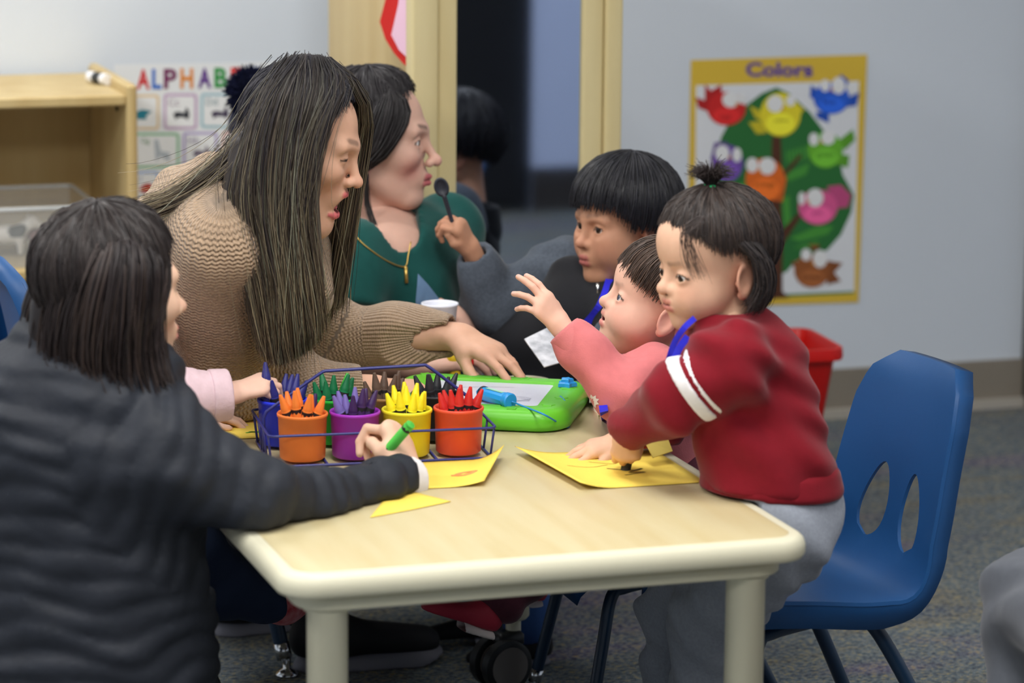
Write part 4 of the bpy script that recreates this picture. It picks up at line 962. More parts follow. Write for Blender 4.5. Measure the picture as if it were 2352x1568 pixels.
def make_hand(wrist, xd, zd, side, s=1.0, curl=None, spread=None, thumb=None, elbow=None, fr=None, fat=1.0, wr=0.024):
    """implicit hand: xd finger direction, zd back of the hand, side = +1 when the thumb lies on +(zd x xd).
    curl: per finger (index..little) three bends in degrees; thumb: list of three points in hand space (unscaled)"""
    X = nrm(xd); Zd = np.asarray(zd, float); Zd = nrm(Zd-X*(Zd@X)); Y = np.cross(Zd, X)*side; R = np.column_stack([X, Y, Zd]); wrist = np.asarray(wrist, float)
    curl = curl or [(20, 25, 15)]*4; spread = spread or (8, 2, -4, -10)
    base = [(0.088, 0.027, 0.0), (0.092, 0.008, 0.002), (0.087, -0.011, 0.001), (0.078, -0.028, -0.003)]
    lens = [(0.043, 0.026, 0.021), (0.047, 0.029, 0.022), (0.043, 0.027, 0.021), (0.034, 0.021, 0.019)]
    rad = [(0.0092, 0.0083, 0.0076, 0.0066), (0.0094, 0.0085, 0.0077, 0.0067), (0.009, 0.0081, 0.0073, 0.0064), (0.0081, 0.0072, 0.0066, 0.0058)]
    palm = [rcf((0.008, 0.004, 0), (0.085, 0.012, 0), 0.024, 0.029, (0, 0, 1), 0.5), rcf((0.01, -0.004, 0), (0.078, -0.014, -0.002), 0.022, 0.026, (0, 0, 1), 0.5),
            rc((0.02, 0.02, -0.006), (0.055, 0.036, -0.010), 0.015, 0.0125)]
    fs = []; tips = []; jn = []
    for i in range(4):
        p = np.array(base[i]); a = 0.0; sp = math.radians(spread[i]); P = [p]
        for k in range(3):
            a += math.radians(curl[i][k]); dv = np.array([math.cos(a)*math.cos(sp), math.cos(a)*math.sin(sp), -math.sin(a)]); p = p+dv*lens[i][k]; P.append(p)
        rr = [q*fat for q in rad[i]]
        fs.append(U([rc(P[k], P[k+1], rr[k], rr[k+1]) for k in range(3)], 0.002)); tips.append((P[3], nrm(P[3]-P[2]), a)); jn.append(P)
        palm.append(rc(np.array([0.03, base[i][1]*0.6, 0]), P[0], 0.012, rr[0]*1.12))
    th = thumb or [(0.05, 0.040, -0.012), (0.078, 0.058, -0.018), (0.102, 0.064, -0.02)]
    th = [np.array(q, float) for q in th]
    fs.append(U([rc((0.024, 0.022, -0.006), th[0], 0.0145*fat, 0.0122*fat), rc(th[0], th[1], 0.0118*fat, 0.0102*fat), rc(th[1], th[2], 0.0102*fat, 0.0078*fat)], 0.004))
    pl = U(palm, 0.012)
    arm = None
    if elbow is not None:
        e = w2h(elbow, wrist, R, s); arm = rc((0.012, 0, 0), e*0.5, wr, wr*1.25)
    def f(P):
        d = pl(P)
        for g in fs: d = smin(d, g(P), 0.005)
        if arm is not None: d = smin(d, arm(P), 0.02)
        return d
    tipd = [(t, dv, np.array([math.sin(a), 0, math.cos(a)])) for t, dv, a in tips]
    def build(skin, h=0.0024, nail=(226, 178, 168)):
        allp = np.vstack([np.vstack(jn), np.array(th), [[0, 0, 0], [0.05, 0.05, 0]]]); lo = allp.min(0)-0.03; hi = allp.max(0)+0.03
        if arm is not None: lo = np.minimum(lo, (e*0.5)-0.045); hi = np.maximum(hi, np.maximum(e*0.5+0.045, lo))
        V, F = polygonize(f, lo, hi, h); C = np.tile(np.array(lin(skin)), (len(V), 1)); nc = np.array(lin(nail))
        kn = np.array(lin(tuple(int(v*q) for v, q in zip(skin, (0.97, 0.87, 0.85)))))
        for P in jn:
            for q in P[:3]: w = np.exp(-((V-q)**2).sum(1)/0.010**2)[:, None]*0.5; C = C*(1-w)+kn*w
        for t, dv, nn in tipd:
            q = t-dv*0.002+nn*0.006; dd = (V-q); al = dd@dv; sd = dd@np.array([0, 1.0, 0]); w = (((al/0.0065)**2+(sd/0.0048)**2 < 1) & (dd@nn > -0.002)).astype(float)[:, None]*0.8; C = C*(1-w)+nc*w
        q = th[2]; w = np.exp(-((V-q)**2).sum(1)/0.008**2)[:, None]*0.35; C = C*(1-w)+nc*w
        return (V*s)@R.T+wrist, F, C
    return build, (lambda q: (np.asarray(q, float)*s)@R.T+wrist), jn, th
def body_mesh(root, pieces):
    V = []; F = []; C = []; n = 0
    for v, f, c in pieces: V.append(v); F.append(f+n); C.append(c); n += len(v)
    return obj('body', np.vstack(V), np.vstack(F), M_skin, root, cols=np.vstack(C))
def core(skin, segs, h=0.009):
    """the trunk and limbs under the clothes"""
    f = U([rc(*g) for g in segs], 0.05); pts = np.array([g[0] for g in segs]+[g[1] for g in segs]); m_ = max(max(g[2], g[3]) for g in segs)
    V, F = polygonize(f, pts.min(0)-m_-0.02, pts.max(0)+m_+0.02, h); return V, F, np.tile(np.array(lin(skin)), (len(V), 1))
def garment(name, f, lo, hi, h, m_, parent, cols=None, uv=None):
    V, F = polygonize(f, lo, hi, h)
    c = cols(V) if cols is not None else None; u = uv(V) if uv is not None else None
    return obj(name, V, F, m_, parent, cols=c, uv=u)
def seguv(segs):
    """limb coordinates (around, along, segment) for woven and knitted patterns; segs: (a, b, ref)"""
    def f(V):
        best = np.full(len(V), 1e9); out = np.zeros((len(V), 3)); acc = 0.0
        for k, (a, b, ref) in enumerate(segs):
            a = np.asarray(a, float); b = np.asarray(b, float); ab = b-a; L = np.linalg.norm(ab); t = ab/L; q = V-a
            al = q@t; tc = np.clip(al, 0, L); ra = np.linalg.norm(q-tc[:, None]*t, axis=1)
            rf = nrm(np.asarray(ref, float)-t*(np.asarray(ref, float)@t)); bi = np.cross(t, rf)
            ang = np.arctan2(q@bi, q@rf); m_ = ra < best
            best[m_] = ra[m_]; out[m_, 0] = ang[m_]*0.075; out[m_, 1] = (acc+al)[m_]; out[m_, 2] = k
            acc += L
        return out
    return f
# ------------------------------------------------------------------ hair
def tubes(paths, rad, cols, sides=3):
    """paths (n, p, 3); rad (n, p); cols (n, p, 3) -> verts, quads, colours, fully vectorised"""
    P = np.asarray(paths, float); n, p, _ = P.shape
    Tn = np.gradient(P, axis=1); Tn /= np.linalg.norm(Tn, axis=2)[..., None]+1e-12
    ref = rng.normal(size=(n, 1, 3)); N = np.cross(Tn, ref); N /= np.linalg.norm(N, axis=2)[..., None]+1e-12; B = np.cross(Tn, N)
    a = np.arange(sides)*2*math.pi/sides
    V = P[:, :, None, :]+rad[:, :, None, None]*(np.cos(a)[None, None, :, None]*N[:, :, None, :]+np.sin(a)[None, None, :, None]*B[:, :, None, :])
    idx = np.arange(n*p*sides).reshape(n, p, sides)
    F = np.stack([idx[:, :-1, :], np.roll(idx, -1, 2)[:, :-1, :], np.roll(idx, -1, 2)[:, 1:, :], idx[:, 1:, :]], -1).reshape(-1, 4)
    C = np.repeat(np.asarray(cols)[:, :, None, :], sides, 2).reshape(-1, 3)
    return V.reshape(-1, 3), F, C
def resample(P, n):
    P = smoothpath(P, 8); L = np.concatenate([[0], np.cumsum(np.linalg.norm(np.diff(P, axis=0), axis=1))]); t = np.linspace(0, L[-1], n)
    return np.column_stack([np.interp(t, L, P[:, i]) for i in range(3)])
def guide_strands(guides, n, npts=16, jit=0.006, clump=None, depth=0.0, dvec=None, seed=0):
    """strands blended between neighbouring guides (ordered), with clumps and a little scatter"""
    r = np.random.default_rng(seed); G = np.array([resample(g, npts) for g in guides]); k = len(G)
    u = np.sort(r.uniform(0, k-1.0001, n)); i = u.astype(int); t = (u-i)[:, None, None]
    S = G[i]*(1-t)+G[i+1]*t
    prof = np.linspace(0.25, 1, npts)[None, :, None]
    S = S+r.normal(size=(n, 1, 3))*jit*prof
    ph = r.uniform(0, 6.28, (n, 1)); z = np.linspace(0, 1, npts)[None, :]
    S[..., 0] += np.sin(z*r.uniform(3, 9, (n, 1))+ph)*jit*0.35; S[..., 1] += np.cos(z*r.uniform(3, 9, (n, 1))+ph)*jit*0.35
    if dvec is not None: S = S+np.asarray(dvec)[None, None, :]*(r.uniform(0, depth, (n, 1, 1)))
    return S, u/(k-1)
M_hair = mat('hair', vcol=True, rough=0.46, spec=0.4, aniso=0.4)
def cap_hair(root, pos, R, s, line, pole=(-0.35, 0, 0.94), c=(-0.012, 0, 0.05), rad=(0.104, 0.084, 0.09), thick=0.008, n=1500, col=((26, 24, 26), (48, 42, 40)), tips=0.012, swirl=0.0, drop=0.0, seed=1, srad=0.0011, lump=0.003, extra=None, name='hair', bulge=None, flow=None):
    """scalp cap from the crown (pole) down to the hairline; line(phi) gives the reach in radians, phi = 0 at the brow, + to the left"""
    r = np.random.default_rng(seed); w = nrm(pole); fx = nrm(np.array([1.0, 0, 0])-w*w[0]); fy = np.cross(w, fx); c = np.asarray(c); rad = np.asarray(rad)
    def at(th, ph, off):
        d = np.cos(th)[..., None]*w+np.sin(th)[..., None]*(np.cos(ph)[..., None]*fx+np.sin(ph)[..., None]*fy)
        rr = 1/np.sqrt(((d/(rad))**2).sum(-1))
        if bulge is not None: off = off+bulge(th, ph)
        return c+d*(rr+off)[..., None]
    NP, NT = 72, 26
    ph = np.linspace(0, 2*math.pi, NP, endpoint=False); phs = (ph+math.pi) % (2*math.pi)-math.pi
    lm = np.array([line(q) for q in phs]); tt = np.linspace(0.0, 1, NT)
    TH = tt[:, None]*lm[None, :]*0.985; PH = np.broadcast_to(ph, TH.shape)+swirl*TH*0.15
    lumpf = lump*np.sin(PH*17+3*np.sin(TH*4))*np.sin(TH*2.0+0.3)
    outer = at(TH, PH, thick*np.sqrt(np.clip((1-tt[:, None])*6, 0.25, 1))+lumpf); inner = at(TH[-1:], PH[-1:], np.full((1, NP), -0.012))
    V = np.vstack([outer.reshape(-1, 3), inner.reshape(-1, 3)]); F = []
    for j in range(NT):
        for i in range(NP): k = (i+1) % NP; F.append((j*NP+i, (j+1)*NP+i, (j+1)*NP+k, j*NP+k))
    c0, c1 = np.array(lin(col[0])), np.array(lin(col[1]))
    parts = [((V*s)@R.T+pos, np.array(F), np.tile(c0, (len(V), 1)))]
    npt = 8
    pu = r.uniform(-math.pi, math.pi, n); t0 = r.uniform(0, 0.7, n)**1.3; lim = np.array([line(q) for q in pu])
    t1 = np.minimum(1.0+r.normal(size=n)*0.03, 1.1); t1 = np.maximum(t1, t0+0.25)
    z = np.linspace(0, 1, npt)[None, :]
    th = (t0[:, None]+(t1-t0)[:, None]*z)*lim[:, None]; phh = pu[:, None]+swirl*th*0.15+r.normal(size=(n, 1))*0.05*z
    off = thick*0.9+0.0015*r.normal(size=(n, 1))+0.0025*np.sin(z*3.1)+lump*np.sin(phh*17+3*np.sin(th*4))*np.sin(th*2.0+0.3)
    S = at(th, phh, np.broadcast_to(off, th.shape))
    S[:, -3:, 2] -= np.array([0.15, 0.5, 1.0])[None, :]*tips*r.uniform(0.2, 1, (n, 1))
    mixv = r.uniform(0, 1, (n, 1, 1))*np.ones((1, npt, 1)); CC = c0*(1-mixv)+c1*mixv
    rr = srad*np.linspace(1.0, 0.45, npt)[None, :]*r.uniform(0.7, 1.3, (n, 1))
    v, f, cc = tubes((S*s)@R.T+pos, rr, CC); parts.append((v, f, cc))
    if extra: parts += extra
    V = []; F = []; C = []; k = 0
    for v, f, cc in parts: V.append(v); F.append(np.asarray(f)+k); C.append(cc); k += len(v)
    o = obj(name, np.vstack(V), np.vstack(F), M_hair, root, cols=np.vstack(C)); return o
def strand_part(S, rad0, c_root, c_tip, cmix, seed=0, power=1.0):
    """colour strands from root to tip; cmix (n,) picks between two palettes"""
    n, p, _ = S.shape; r = np.random.default_rng(seed); z = np.linspace(0, 1, p)[None, :, None]**power
    cr = np.array([lin(c) for c in c_root]); ct = np.array([lin(c) for c in c_tip]); k = cmix.astype(int)
    C = cr[k][:, None, :]*(1-z)+ct[k][:, None, :]*z; C = C*r.uniform(0.75, 1.2, (n, 1, 1))
    rad = rad0*np.linspace(1, 0.35, p)[None, :]*r.uniform(0.6, 1.3, (n, 1))
    return tubes(S, rad, C)
def dist(p): return p[0]*math.sin(YAW)+p[1]*math.cos(YAW)
# ------------------------------------------------------------------ woman in the beige sweater
def knit_mat(name, col, per=0.0068, rib=False):
    m_ = bpy.data.materials.new(name); m_.use_nodes = True; nt = m_.node_tree; N = nt.nodes; L = nt.links; b = N['Principled BSDF']
    b.inputs['Roughness'].default_value = 0.9; b.inputs['Specular IOR Level'].default_value = 0.15; b.inputs['Sheen Weight'].default_value = 0.25
    at = N.new('ShaderNodeAttribute'); at.attribute_name = 'cuv'; sp = N.new('ShaderNodeSeparateXYZ'); L.new(at.outputs['Vector'], sp.inputs[0])
    def mth(op, a, b_=None, c=None):
        n = N.new('ShaderNodeMath'); n.operation = op
        for i, q in enumerate((a, b_, c)):
            if q is None: continue
            if isinstance(q, (int, float)): n.inputs[i].default_value = q
            else: L.new(q, n.inputs[i])
        return n.outputs[0]
    u, v = sp.outputs[0], sp.outputs[1]
    if rib: h = mth('SINE', mth('MULTIPLY', u, 6.283/0.0085)); g = mth('MULTIPLY', mth('SINE', mth('MULTIPLY', v, 6.283/0.004)), 0.25); h = mth('ADD', h, g)
    else:
        wav = mth('MULTIPLY', mth('SINE', mth('MULTIPLY', u, 6.283/0.012)), 1.0)
        row = mth('SINE', mth('ADD', mth('MULTIPLY', v, 6.283/per), wav))
        st = mth('SINE', mth('ADD', mth('MULTIPLY', u, 6.283/0.006), mth('MULTIPLY', v, 6.283/0.011)))
        h = mth('ADD', row, mth('MULTIPLY', st, 0.55))
    nz = N.new('ShaderNodeTexNoise'); nz.inputs['Scale'].default_value = 330; tc = N.new('ShaderNodeTexCoord'); L.new(tc.outputs['Object'], nz.inputs['Vector'])
    h = mth('ADD', h, mth('MULTIPLY', nz.outputs['Fac'], 1.3))
    bp = N.new('ShaderNodeBump'); bp.inputs['Strength'].default_value = 0.85; bp.inputs['Distance'].default_value = 0.0016; L.new(h, bp.inputs['Height']); L.new(bp.outputs[0], b.inputs['Normal'])
    n2 = N.new('ShaderNodeTexNoise'); n2.inputs['Scale'].default_value = 140; L.new(tc.outputs['Object'], n2.inputs['Vector'])
    mx = N.new('ShaderNodeMix'); mx.data_type = 'RGBA'; L.new(n2.outputs['Fac'], mx.inputs[0]); c = lin(col); mx.inputs['A'].default_value = tuple(q*0.72 for q in c)+(1,); mx.inputs['B'].default_value = tuple(q*1.18 for q in c)+(1,)
    L.new(mx.outputs['Result'], b.inputs['Base Color']); return m_
M_knit = knit_mat('knit_beige', (178, 152, 126)); M_knitr = knit_mat('knit_beige_rib', (174, 148, 122), rib=True)
skA = (214, 168, 142)
hA = W(688, 346, 5.08); RA = frame_head(facing(1, 0.12, -0.30)); sA = 0.96
wa = thing('person', 'woman in a beige knit sweater with long highlighted hair leaning over the table, mouth open', 'person', (1.11, 5.5, 0))
pelA, cheA = W(350, 975, 5.58), W(530, 610, 5.18); shN, shF = W(508, 560, 5.0), W(625, 585, 5.38)
elN, wrN = W(500, 893, 5.17), W(842, 893, 5.22); elF, wrF = W(742, 775, 5.52), W(1046, 768, 5.44)
nkA = W(545, 480, 5.13)
hv = build_head(wa, 'adult', hA, RA, sA, dict(neck=[w2h(W(600, 440, 5.11), hA, RA, sA), w2h(nkA, hA, RA, sA)], open=0.030, eye=0.0009, skin=skA, lip=(206, 104, 108), brow=(78, 62, 54), blush=(212, 132, 108), gaze=(0.7, 0, -0.7), browdz=0.003, broww=0.6, noears=True), 0.0026)
# teeth and tongue of the open mouth
b1, q1, _, _ = make_hand(wrF, T(1252, 866, 0.604)-wrF, (0, 0, 1), -1, 0.98, [(14, 12, 8), (10, 16, 10), (16, 22, 12), (20, 26, 14)], (4, -2, -6, -12), [(0.052, 0.036, -0.018), (0.080, 0.046, -0.034), (0.107, 0.05, -0.046)], elF)
b2, q2, _, _ = make_hand(wrN, T(1010, 905, 0.585)-wrN, facing(0.25, 0.1, 1), 1, 0.98, [(38, 45, 25)]*4, None, None, elN)
tor = core(skA, [(pelA, cheA, 0.1, 0.1), (cheA, nkA, 0.07, 0.05), (shN, shF, 0.05, 0.05), (shN, elN, 0.045, 0.038), (elN, wrN, 0.035, 0.022), (shF, elF, 0.045, 0.038), (elF, wrF, 0.035, 0.022)])
body_mesh(wa, [hv, b1(skA, 0.0025), b2(skA, 0.003), tor])
mv, mf = polygonize(ell((0.076, 0, -0.0735), (0.014, 0.012, 0.005)), (0.03, -0.03, -0.1), (0.1, 0.03, -0.05), 0.002); obj('tongue', (mv*sA)@RA.T+hA, mf, mat('tongue', (196, 96, 100), 0.3, 0.5), wa)
mv, mf = polygonize(chain([(0.080, 0.012, -0.0535), (0.090, 0.006, -0.0525), (0.090, -0.006, -0.0525), (0.080, -0.012, -0.0535)], [0.003]*4), (0.05, -0.03, -0.07), (0.11, 0.03, -0.03), 0.0015); obj('teeth', (mv*sA)@RA.T+hA, mf, mat('teeth', (232, 226, 214), 0.3, 0.5), wa)
# sweater
fA = folds(0.006, [((40, 10, 55), 0.3, (14, 9, 8)), ((-22, 38, 30), 1.4, (8, 12, 16)), ((60, -35, 20), 2.2, (10, 20, 9))])
cutN = wrN+nrm(elN-wrN)*0.012; cutF = wrF+nrm(elF-wrF)*0.004
armN = U([rc(shN, elN, 0.082, 0.072), rc(elN, elN*0.45+wrN*0.55, 0.068, 0.052), rc(elN*0.45+wrN*0.55, wrN, 0.05, 0.041)], 0.03)
armF = U([rc(shF, elF, 0.078, 0.066), rc(elF, elF*0.45+wrF*0.55, 0.064, 0.055), rc(elF*0.45+wrF*0.55, wrF, 0.054, 0.036)], 0.035)
trunk = U([rc(pelA, cheA, 0.165, 0.142), rc(cheA, nkA, 0.13, 0.07), rc(shN*0.85+shF*0.15, shF, 0.088, 0.085), rc(nkA+(0, 0, -0.02), shN+(0, 0, 0.0), 0.075, 0.082), rc(W(470, 560, 5.15), W(400, 760, 5.35), 0.13, 0.15), rc(W(570, 640, 5.2), W(480, 870, 5.4), 0.13, 0.13)], 0.07)
bunch = U([rc(W(590, 850, 5.16), W(575, 925, 5.2), 0.03, 0.03), rc(W(655, 850, 5.18), W(650, 925, 5.21), 0.026, 0.026)], 0.02)
swf = DISP(U([trunk, armN, armF, bunch], 0.035), fA)
nkhole = rc(nkA, W(585, 430, 5.12), 0.058, 0.065)
swf = SUB(swf, nkhole, 0.01); swf = SMAX = SUB(swf, (lambda g, h_: (lambda P: np.maximum(g(P), -h_(P))))(rc(wrN, wrN+nrm(wrN-elN)*0.1, 0.2, 0.2), plane(cutN, nrm(wrN-elN))), 0.0)
swf = SUB(swf, (lambda g, h_: (lambda P: np.maximum(g(P), -h_(P))))(rc(wrF, wrF+nrm(wrF-elF)*0.1, 0.2, 0.2), plane(cutF, nrm(wrF-elF))), 0.0)
def _zfloor(P): return (TZ+0.003)-P[:, 2]
ontab = lambda P: np.maximum.reduce([P[:, 0]-TX1, TX0-0.02-P[:, 0], P[:, 1]-TY1-0.02, P[:, 2]-(TZ+0.002), (TZ-0.12)-P[:, 2]])
swf = SUB(swf, ontab, 0.01)
swf = SUB(swf, rc(elN*0.3+wrN*0.7, wrN+nrm(wrN-elN)*0.05, 0.029, 0.029), 0.002); swf = SUB(swf, rc(elF*0.3+wrF*0.7, wrF+nrm(wrF-elF)*0.05, 0.029, 0.029), 0.002)
V, F = polygonize(swf, np.minimum.reduce([pelA-0.2, shN-0.15, elN-0.12]), np.maximum.reduce([shF+0.15, wrF+0.09, wrN+0.09, nkA+0.12, pelA+0.2]), 0.0056)
suv = seguv([(shN, elN, -CF), (elN, wrN, -CF), (shF, elF, -CF), (elF, wrF, -CF), (pelA, cheA, -CF), (cheA, nkA, -CF)])(V)
wq = np.minimum(np.linalg.norm(V-wrN, axis=1), np.linalg.norm(V-wrF, axis=1))
fa = wq[F].mean(1) < 0.1
fa2 = (np.linalg.norm(V-wrF, axis=1)[F].mean(1) < 0.165)
cuffs = fa | fa2
sw = obj('sweater', V, F, M_knit, wa, uv=suv); sw.data.materials.append(M_knitr); sw.data.polygons.foreach_set('material_index', cuffs.astype(np.int32)); sw.data.update()
# hair
def gp(*q): return [W(*p) for p in q]
near = [gp((660, 142, 5.05), (596, 235, 5.0), (556, 340, 4.97), (532, 450, 4.95), (560, 600, 4.94), (592, 740, 4.95), (612, 812, 4.98)),
        gp((668, 136, 5.04), (612, 225, 4.985), (578, 345, 4.96), (568, 470, 4.945), (592, 620, 4.94), (610, 740, 4.955), (625, 822, 4.98)),
        gp((685, 133, 5.03), (635, 215, 4.975), (605, 340, 4.955), (600, 480, 4.945), (630, 640, 4.94), (640, 760, 4.96), (648, 828, 4.99)),
        gp((705, 132, 5.02), (695, 215, 4.97), (672, 340, 4.95), (660, 480, 4.945), (672, 640, 4.95), (685, 750, 4.97), (690, 808, 5.0)),
        gp((730, 135, 5.02), (745, 200, 4.98), (712, 330, 4.955), (698, 470, 4.95), (708, 620, 4.96), (720, 720, 4.98), (722, 775, 5.01)),
        gp((752, 141, 5.03), (790, 192, 5.0), (752, 290, 4.965), (716, 420, 4.952), (704, 500, 4.955), (724, 640, 4.985), (735, 725, 5.02))]
back = [gp((655, 145, 5.08), (592, 245, 5.06), (535, 335, 5.05), (450, 412, 5.03), (380, 458, 5.0), (332, 472, 5.0)),
        gp((655, 145, 5.06), (594, 255, 5.02), (545, 350, 5.0), (468, 430, 4.99), (395, 470, 4.985), (345, 488, 4.985))]
far = [gp((758, 143, 5.06), (822, 200, 5.06), (842, 262, 5.10), (832, 330, 5.15), (812, 440, 5.18), (792, 580, 5.2), (775, 700, 5.22)),
       gp((745, 138, 5.1), (815, 195, 5.13), (840, 255, 5.16), (828, 370, 5.2), (795, 520, 5.22), (765, 690, 5.25)),
       gp((720, 140, 5.14), (780, 210, 5.19), (790, 330, 5.21), (780, 480, 5.23), (755, 620, 5.25), (740, 740, 5.27))]
ex = []
pal_r = [(38, 36, 44), (46, 40, 40), (46, 43, 44), (62, 58, 56)]
pal_t = [(70, 60, 50), (112, 98, 78), (166, 152, 122), (176, 178, 154)]
def pick(n, p, seed): return np.random.default_rng(seed).choice(4, n, p=p)
def clumped(u, seed, p):  # highlight streaks: neighbouring strands share a tone
    r = np.random.default_rng(seed); k = np.floor(u*58).astype(int); tone = r.choice(4, 60, p=p); a = tone[k]; s_ = r.random(len(u)) < 0.35; a[s_] = r.choice(4, s_.sum(), p=p); return a
hl = nrm(np.array([CF[0], CF[1], 0]))
S, u = guide_strands(near, 4600, 14, 0.0062, depth=0.03, dvec=hl, seed=11); ex.append(strand_part(S, 0.0011, pal_r, pal_t, clumped(u, 3, [.36, .3, .22, .12]), 5, 1.5))
S, u = guide_strands(back, 420, 11, 0.008, depth=0.02, dvec=hl, seed=12); ex.append(strand_part(S, 0.0012, pal_r, pal_t, clumped(u, 4, [.4, .35, .2, .05]), 6))
S, u = guide_strands(far, 1000, 11, 0.008, seed=13); ex.append(strand_part(S, 0.0013, pal_r, pal_t, clumped(u, 5, [.4, .35, .2, .05]), 7))
S, u = guide_strands(near+[], 160, 18, 0.022, seed=14); ex.append(strand_part(S, 0.0007, pal_r, pal_t, pick(160, [.3, .3, .3, .1], 2), 8))
S, u = guide_strands(back, 60, 16, 0.03, seed=15); ex.append(strand_part(S, 0.0007, pal_r, pal_t, pick(60, [.3, .3, .3, .1], 2), 8))
# solid under-layer of the fall so no gaps open up
und = U([chain(g[2:], [0.022, 0.022, 0.022, 0.018, 0.006], 0.0) if len(g) == 7 else chain(g[2:], [0.02, 0.02, 0.015, 0.008], 0.0) for g in near[:5]], 0.02)
uv_, uf_ = polygonize((lambda P: und(P-hl.astype(np.float32)*0.042)), np.min([p for g in near for p in g], 0)-0.06, np.max([p for g in near for p in g], 0)+0.12, 0.006)
zz = np.clip((uv_[:, 2]-W(650, 820, 5)[2])/(W(650, 200, 5)[2]-W(650, 820, 5)[2]), 0, 1)[:, None]
ex.append((uv_, uf_, np.array(lin((40, 36, 40)))*zz+np.array(lin((78, 68, 54)))*(1-zz)))
cap_hair(wa, hA, RA, sA, lambda p: 0.62+0.7*min(1, abs(p)/1.2)**1.5+0.6*max(0, (abs(p)-1.2)/1.9), rad=(0.104, 0.083, 0.09), thick=0.010, bulge=lambda th, ph: -0.007*np.maximum(0, -np.cos(ph))*np.sin(th)**2, n=1800, col=((34, 33, 42), (60, 58, 66)), seed=4, extra=ex, pole=(0.1, 0, 1), srad=0.0010, lump=0.002)
# trousers and shoes
kn = np.array([1.46, 5.42, 0.40]); an = np.array([1.38, 5.45, 0.11]); kn2 = np.array([1.42, 5.66, 0.40]); an2 = np.array([1.30, 5.68, 0.11])
M_black = mat('black_cloth', (30, 31, 36), 0.85, 0.2, bump=(140, 0.3))
def legs(root, name, segs, m_, h=0.007, k=0.05, fold=None, cut=None):
    f = U([rc(*g) for g in segs], k)
    if fold: f = DISP(f, fold)
    if cut: f = SUB(f, cut, 0.003)
    p = np.array([g[0] for g in segs]+[g[1] for g in segs]); mm = max(max(g[2], g[3]) for g in segs)+0.03
    return garment(name, f, p.min(0)-mm, p.max(0)+mm, h, m_, root)
legs(wa, 'trousers', [(pelA+(0, -0.06, -0.03), kn, 0.11, 0.07), (kn, an, 0.066, 0.05), (pelA+(0, 0.08, -0.03), kn2, 0.11, 0.07), (kn2, an2, 0.066, 0.05), (pelA+(0, -0.05, 0), pelA+(0, 0.08, 0), 0.13, 0.13)], M_black, 0.011, 0.04, folds(0.005, [((30, 20, 50), 0, (9, 9, 9))]))
M_shoe = mat('shoe_black', (26, 27, 31), 0.7, 0.3, bump=(220, 0.25)); M_sole = mat('shoe_sole_grey', (118, 118, 128), 0.7, 0.25)
def shoe(root, heel, toe, s=1.0, mu=None, ms=None, h=0.005, name='shoe'):
    heel = np.asarray(heel, float); toe = np.asarray(toe, float); L = np.linalg.norm(toe-heel); X = (toe-heel)/L; Y = np.cross((0, 0, 1), X); Y = nrm(Y); Z = np.cross(X, Y); R = np.column_stack([X, Y, Z])
    k = L/0.285
    up = U([ell((0.06, 0, 0.05), (0.062, 0.04, 0.045)), rc((0.05, 0, 0.075), (0.045, 0, 0.115), 0.038, 0.042), rcf((0.08, 0, 0.055), (0.235, 0.004, 0.035), 0.042, 0.036, (0, 0, 1), 0.8)], 0.03)
    up = INT(up, lambda P: 0.024-P[:, 2], 0.004)
    so = rcf((0.05, 0, 0.0), (0.235, 0.004, 0.0), 0.046, 0.05, (0, 0, 1), 0.7); so = INT(INT(so, lambda P: P[:, 2]-0.028-0.25*np.maximum(0, P[:, 0]-0.22), 0.004), lambda P: -P[:, 2]+0.35*np.maximum(0, P[:, 0]-0.23), 0.003)
    for nm, f, m_ in ((name, LOC(up, R, heel, k), mu or M_shoe), ('sole', LOC(so, R, heel, k), ms or M_sole)):
        if nm == 'sole': V, F = polygonize(f, heel-0.08*k-abs(X)*0.02, np.maximum(heel, toe)+0.09*k, h); par = o_up; obj('sole', V, F, m_, par)
        else: V, F = polygonize(f, np.minimum(heel, toe)-0.08*k, np.maximum(heel, toe)+(0.09*k, 0.09*k, 0.19*k), h); o_up = obj(nm, V, F, m_, root)
    return o_up
hs = T(668, 1536, 0.0); ts = T(1028, 1512, 0.0)
shoe(wa, hs, ts); shoe(wa, an2+(-0.06, 0, -0.11), an2+(0.22, 0.02, -0.11))
# ------------------------------------------------------------------ helpers for clothes
def on_surf(f, px, py, d0, d1, off=0.002):
    ds = np.linspace(d0, d1, 260); P = np.array([W(px, py, d) for d in ds]); v = f(P.astype(np.float32)); i = np.argmax(v < 0)
    if not (v < 0).any(): i = int(np.argmin(v))
    return P[i]-CF*off
def decal(name, f, pts, d0, d1, m_, parent, off=0.0025, step=7.0):
    """a flat print draped on a garment: an outline in pixels, laid on the surface"""
    x0, y0 = np.min(pts, 0); x1, y1 = np.max(pts, 0); P = [Vector(p) for p in pts]; n = len(P)
    def inside(x, y):
        c = False
        for i in range(n):
            (ax, ay), (bx, by) = pts[i], pts[i-1]
            if (ay > y) != (by > y) and x < (bx-ax)*(y-ay)/(by-ay)+ax: c = not c
        return c
    for x in np.arange(x0+step/2, x1, step):
        for y in np.arange(y0+step/2, y1, step):
            if inside(x, y): P.append(Vector((x, y)))
    v, _, fs_, _, _, _ = delaunay_2d_cdt(P, [(i, (i+1) % n) for i in range(n)], [], 1, 1e-4)
    return obj(name, [on_surf(f, q.x, q.y, d0, d1, off) for q in v], [tuple(q)[::-1] for q in fs_], m_, parent)
def ribbon(name, pts, w, m_, parent, up=None, n=4): return scrib(name, pts, w, m_, parent, CF*-1 if up is None else up, n)
def cloth(name, col, bump=(420, 0.25), noise=(60, 0.1), rough=0.88, sheen=0.15): return mat(name, col, rough, 0.2, noise=noise, bump=bump, sheen=sheen)
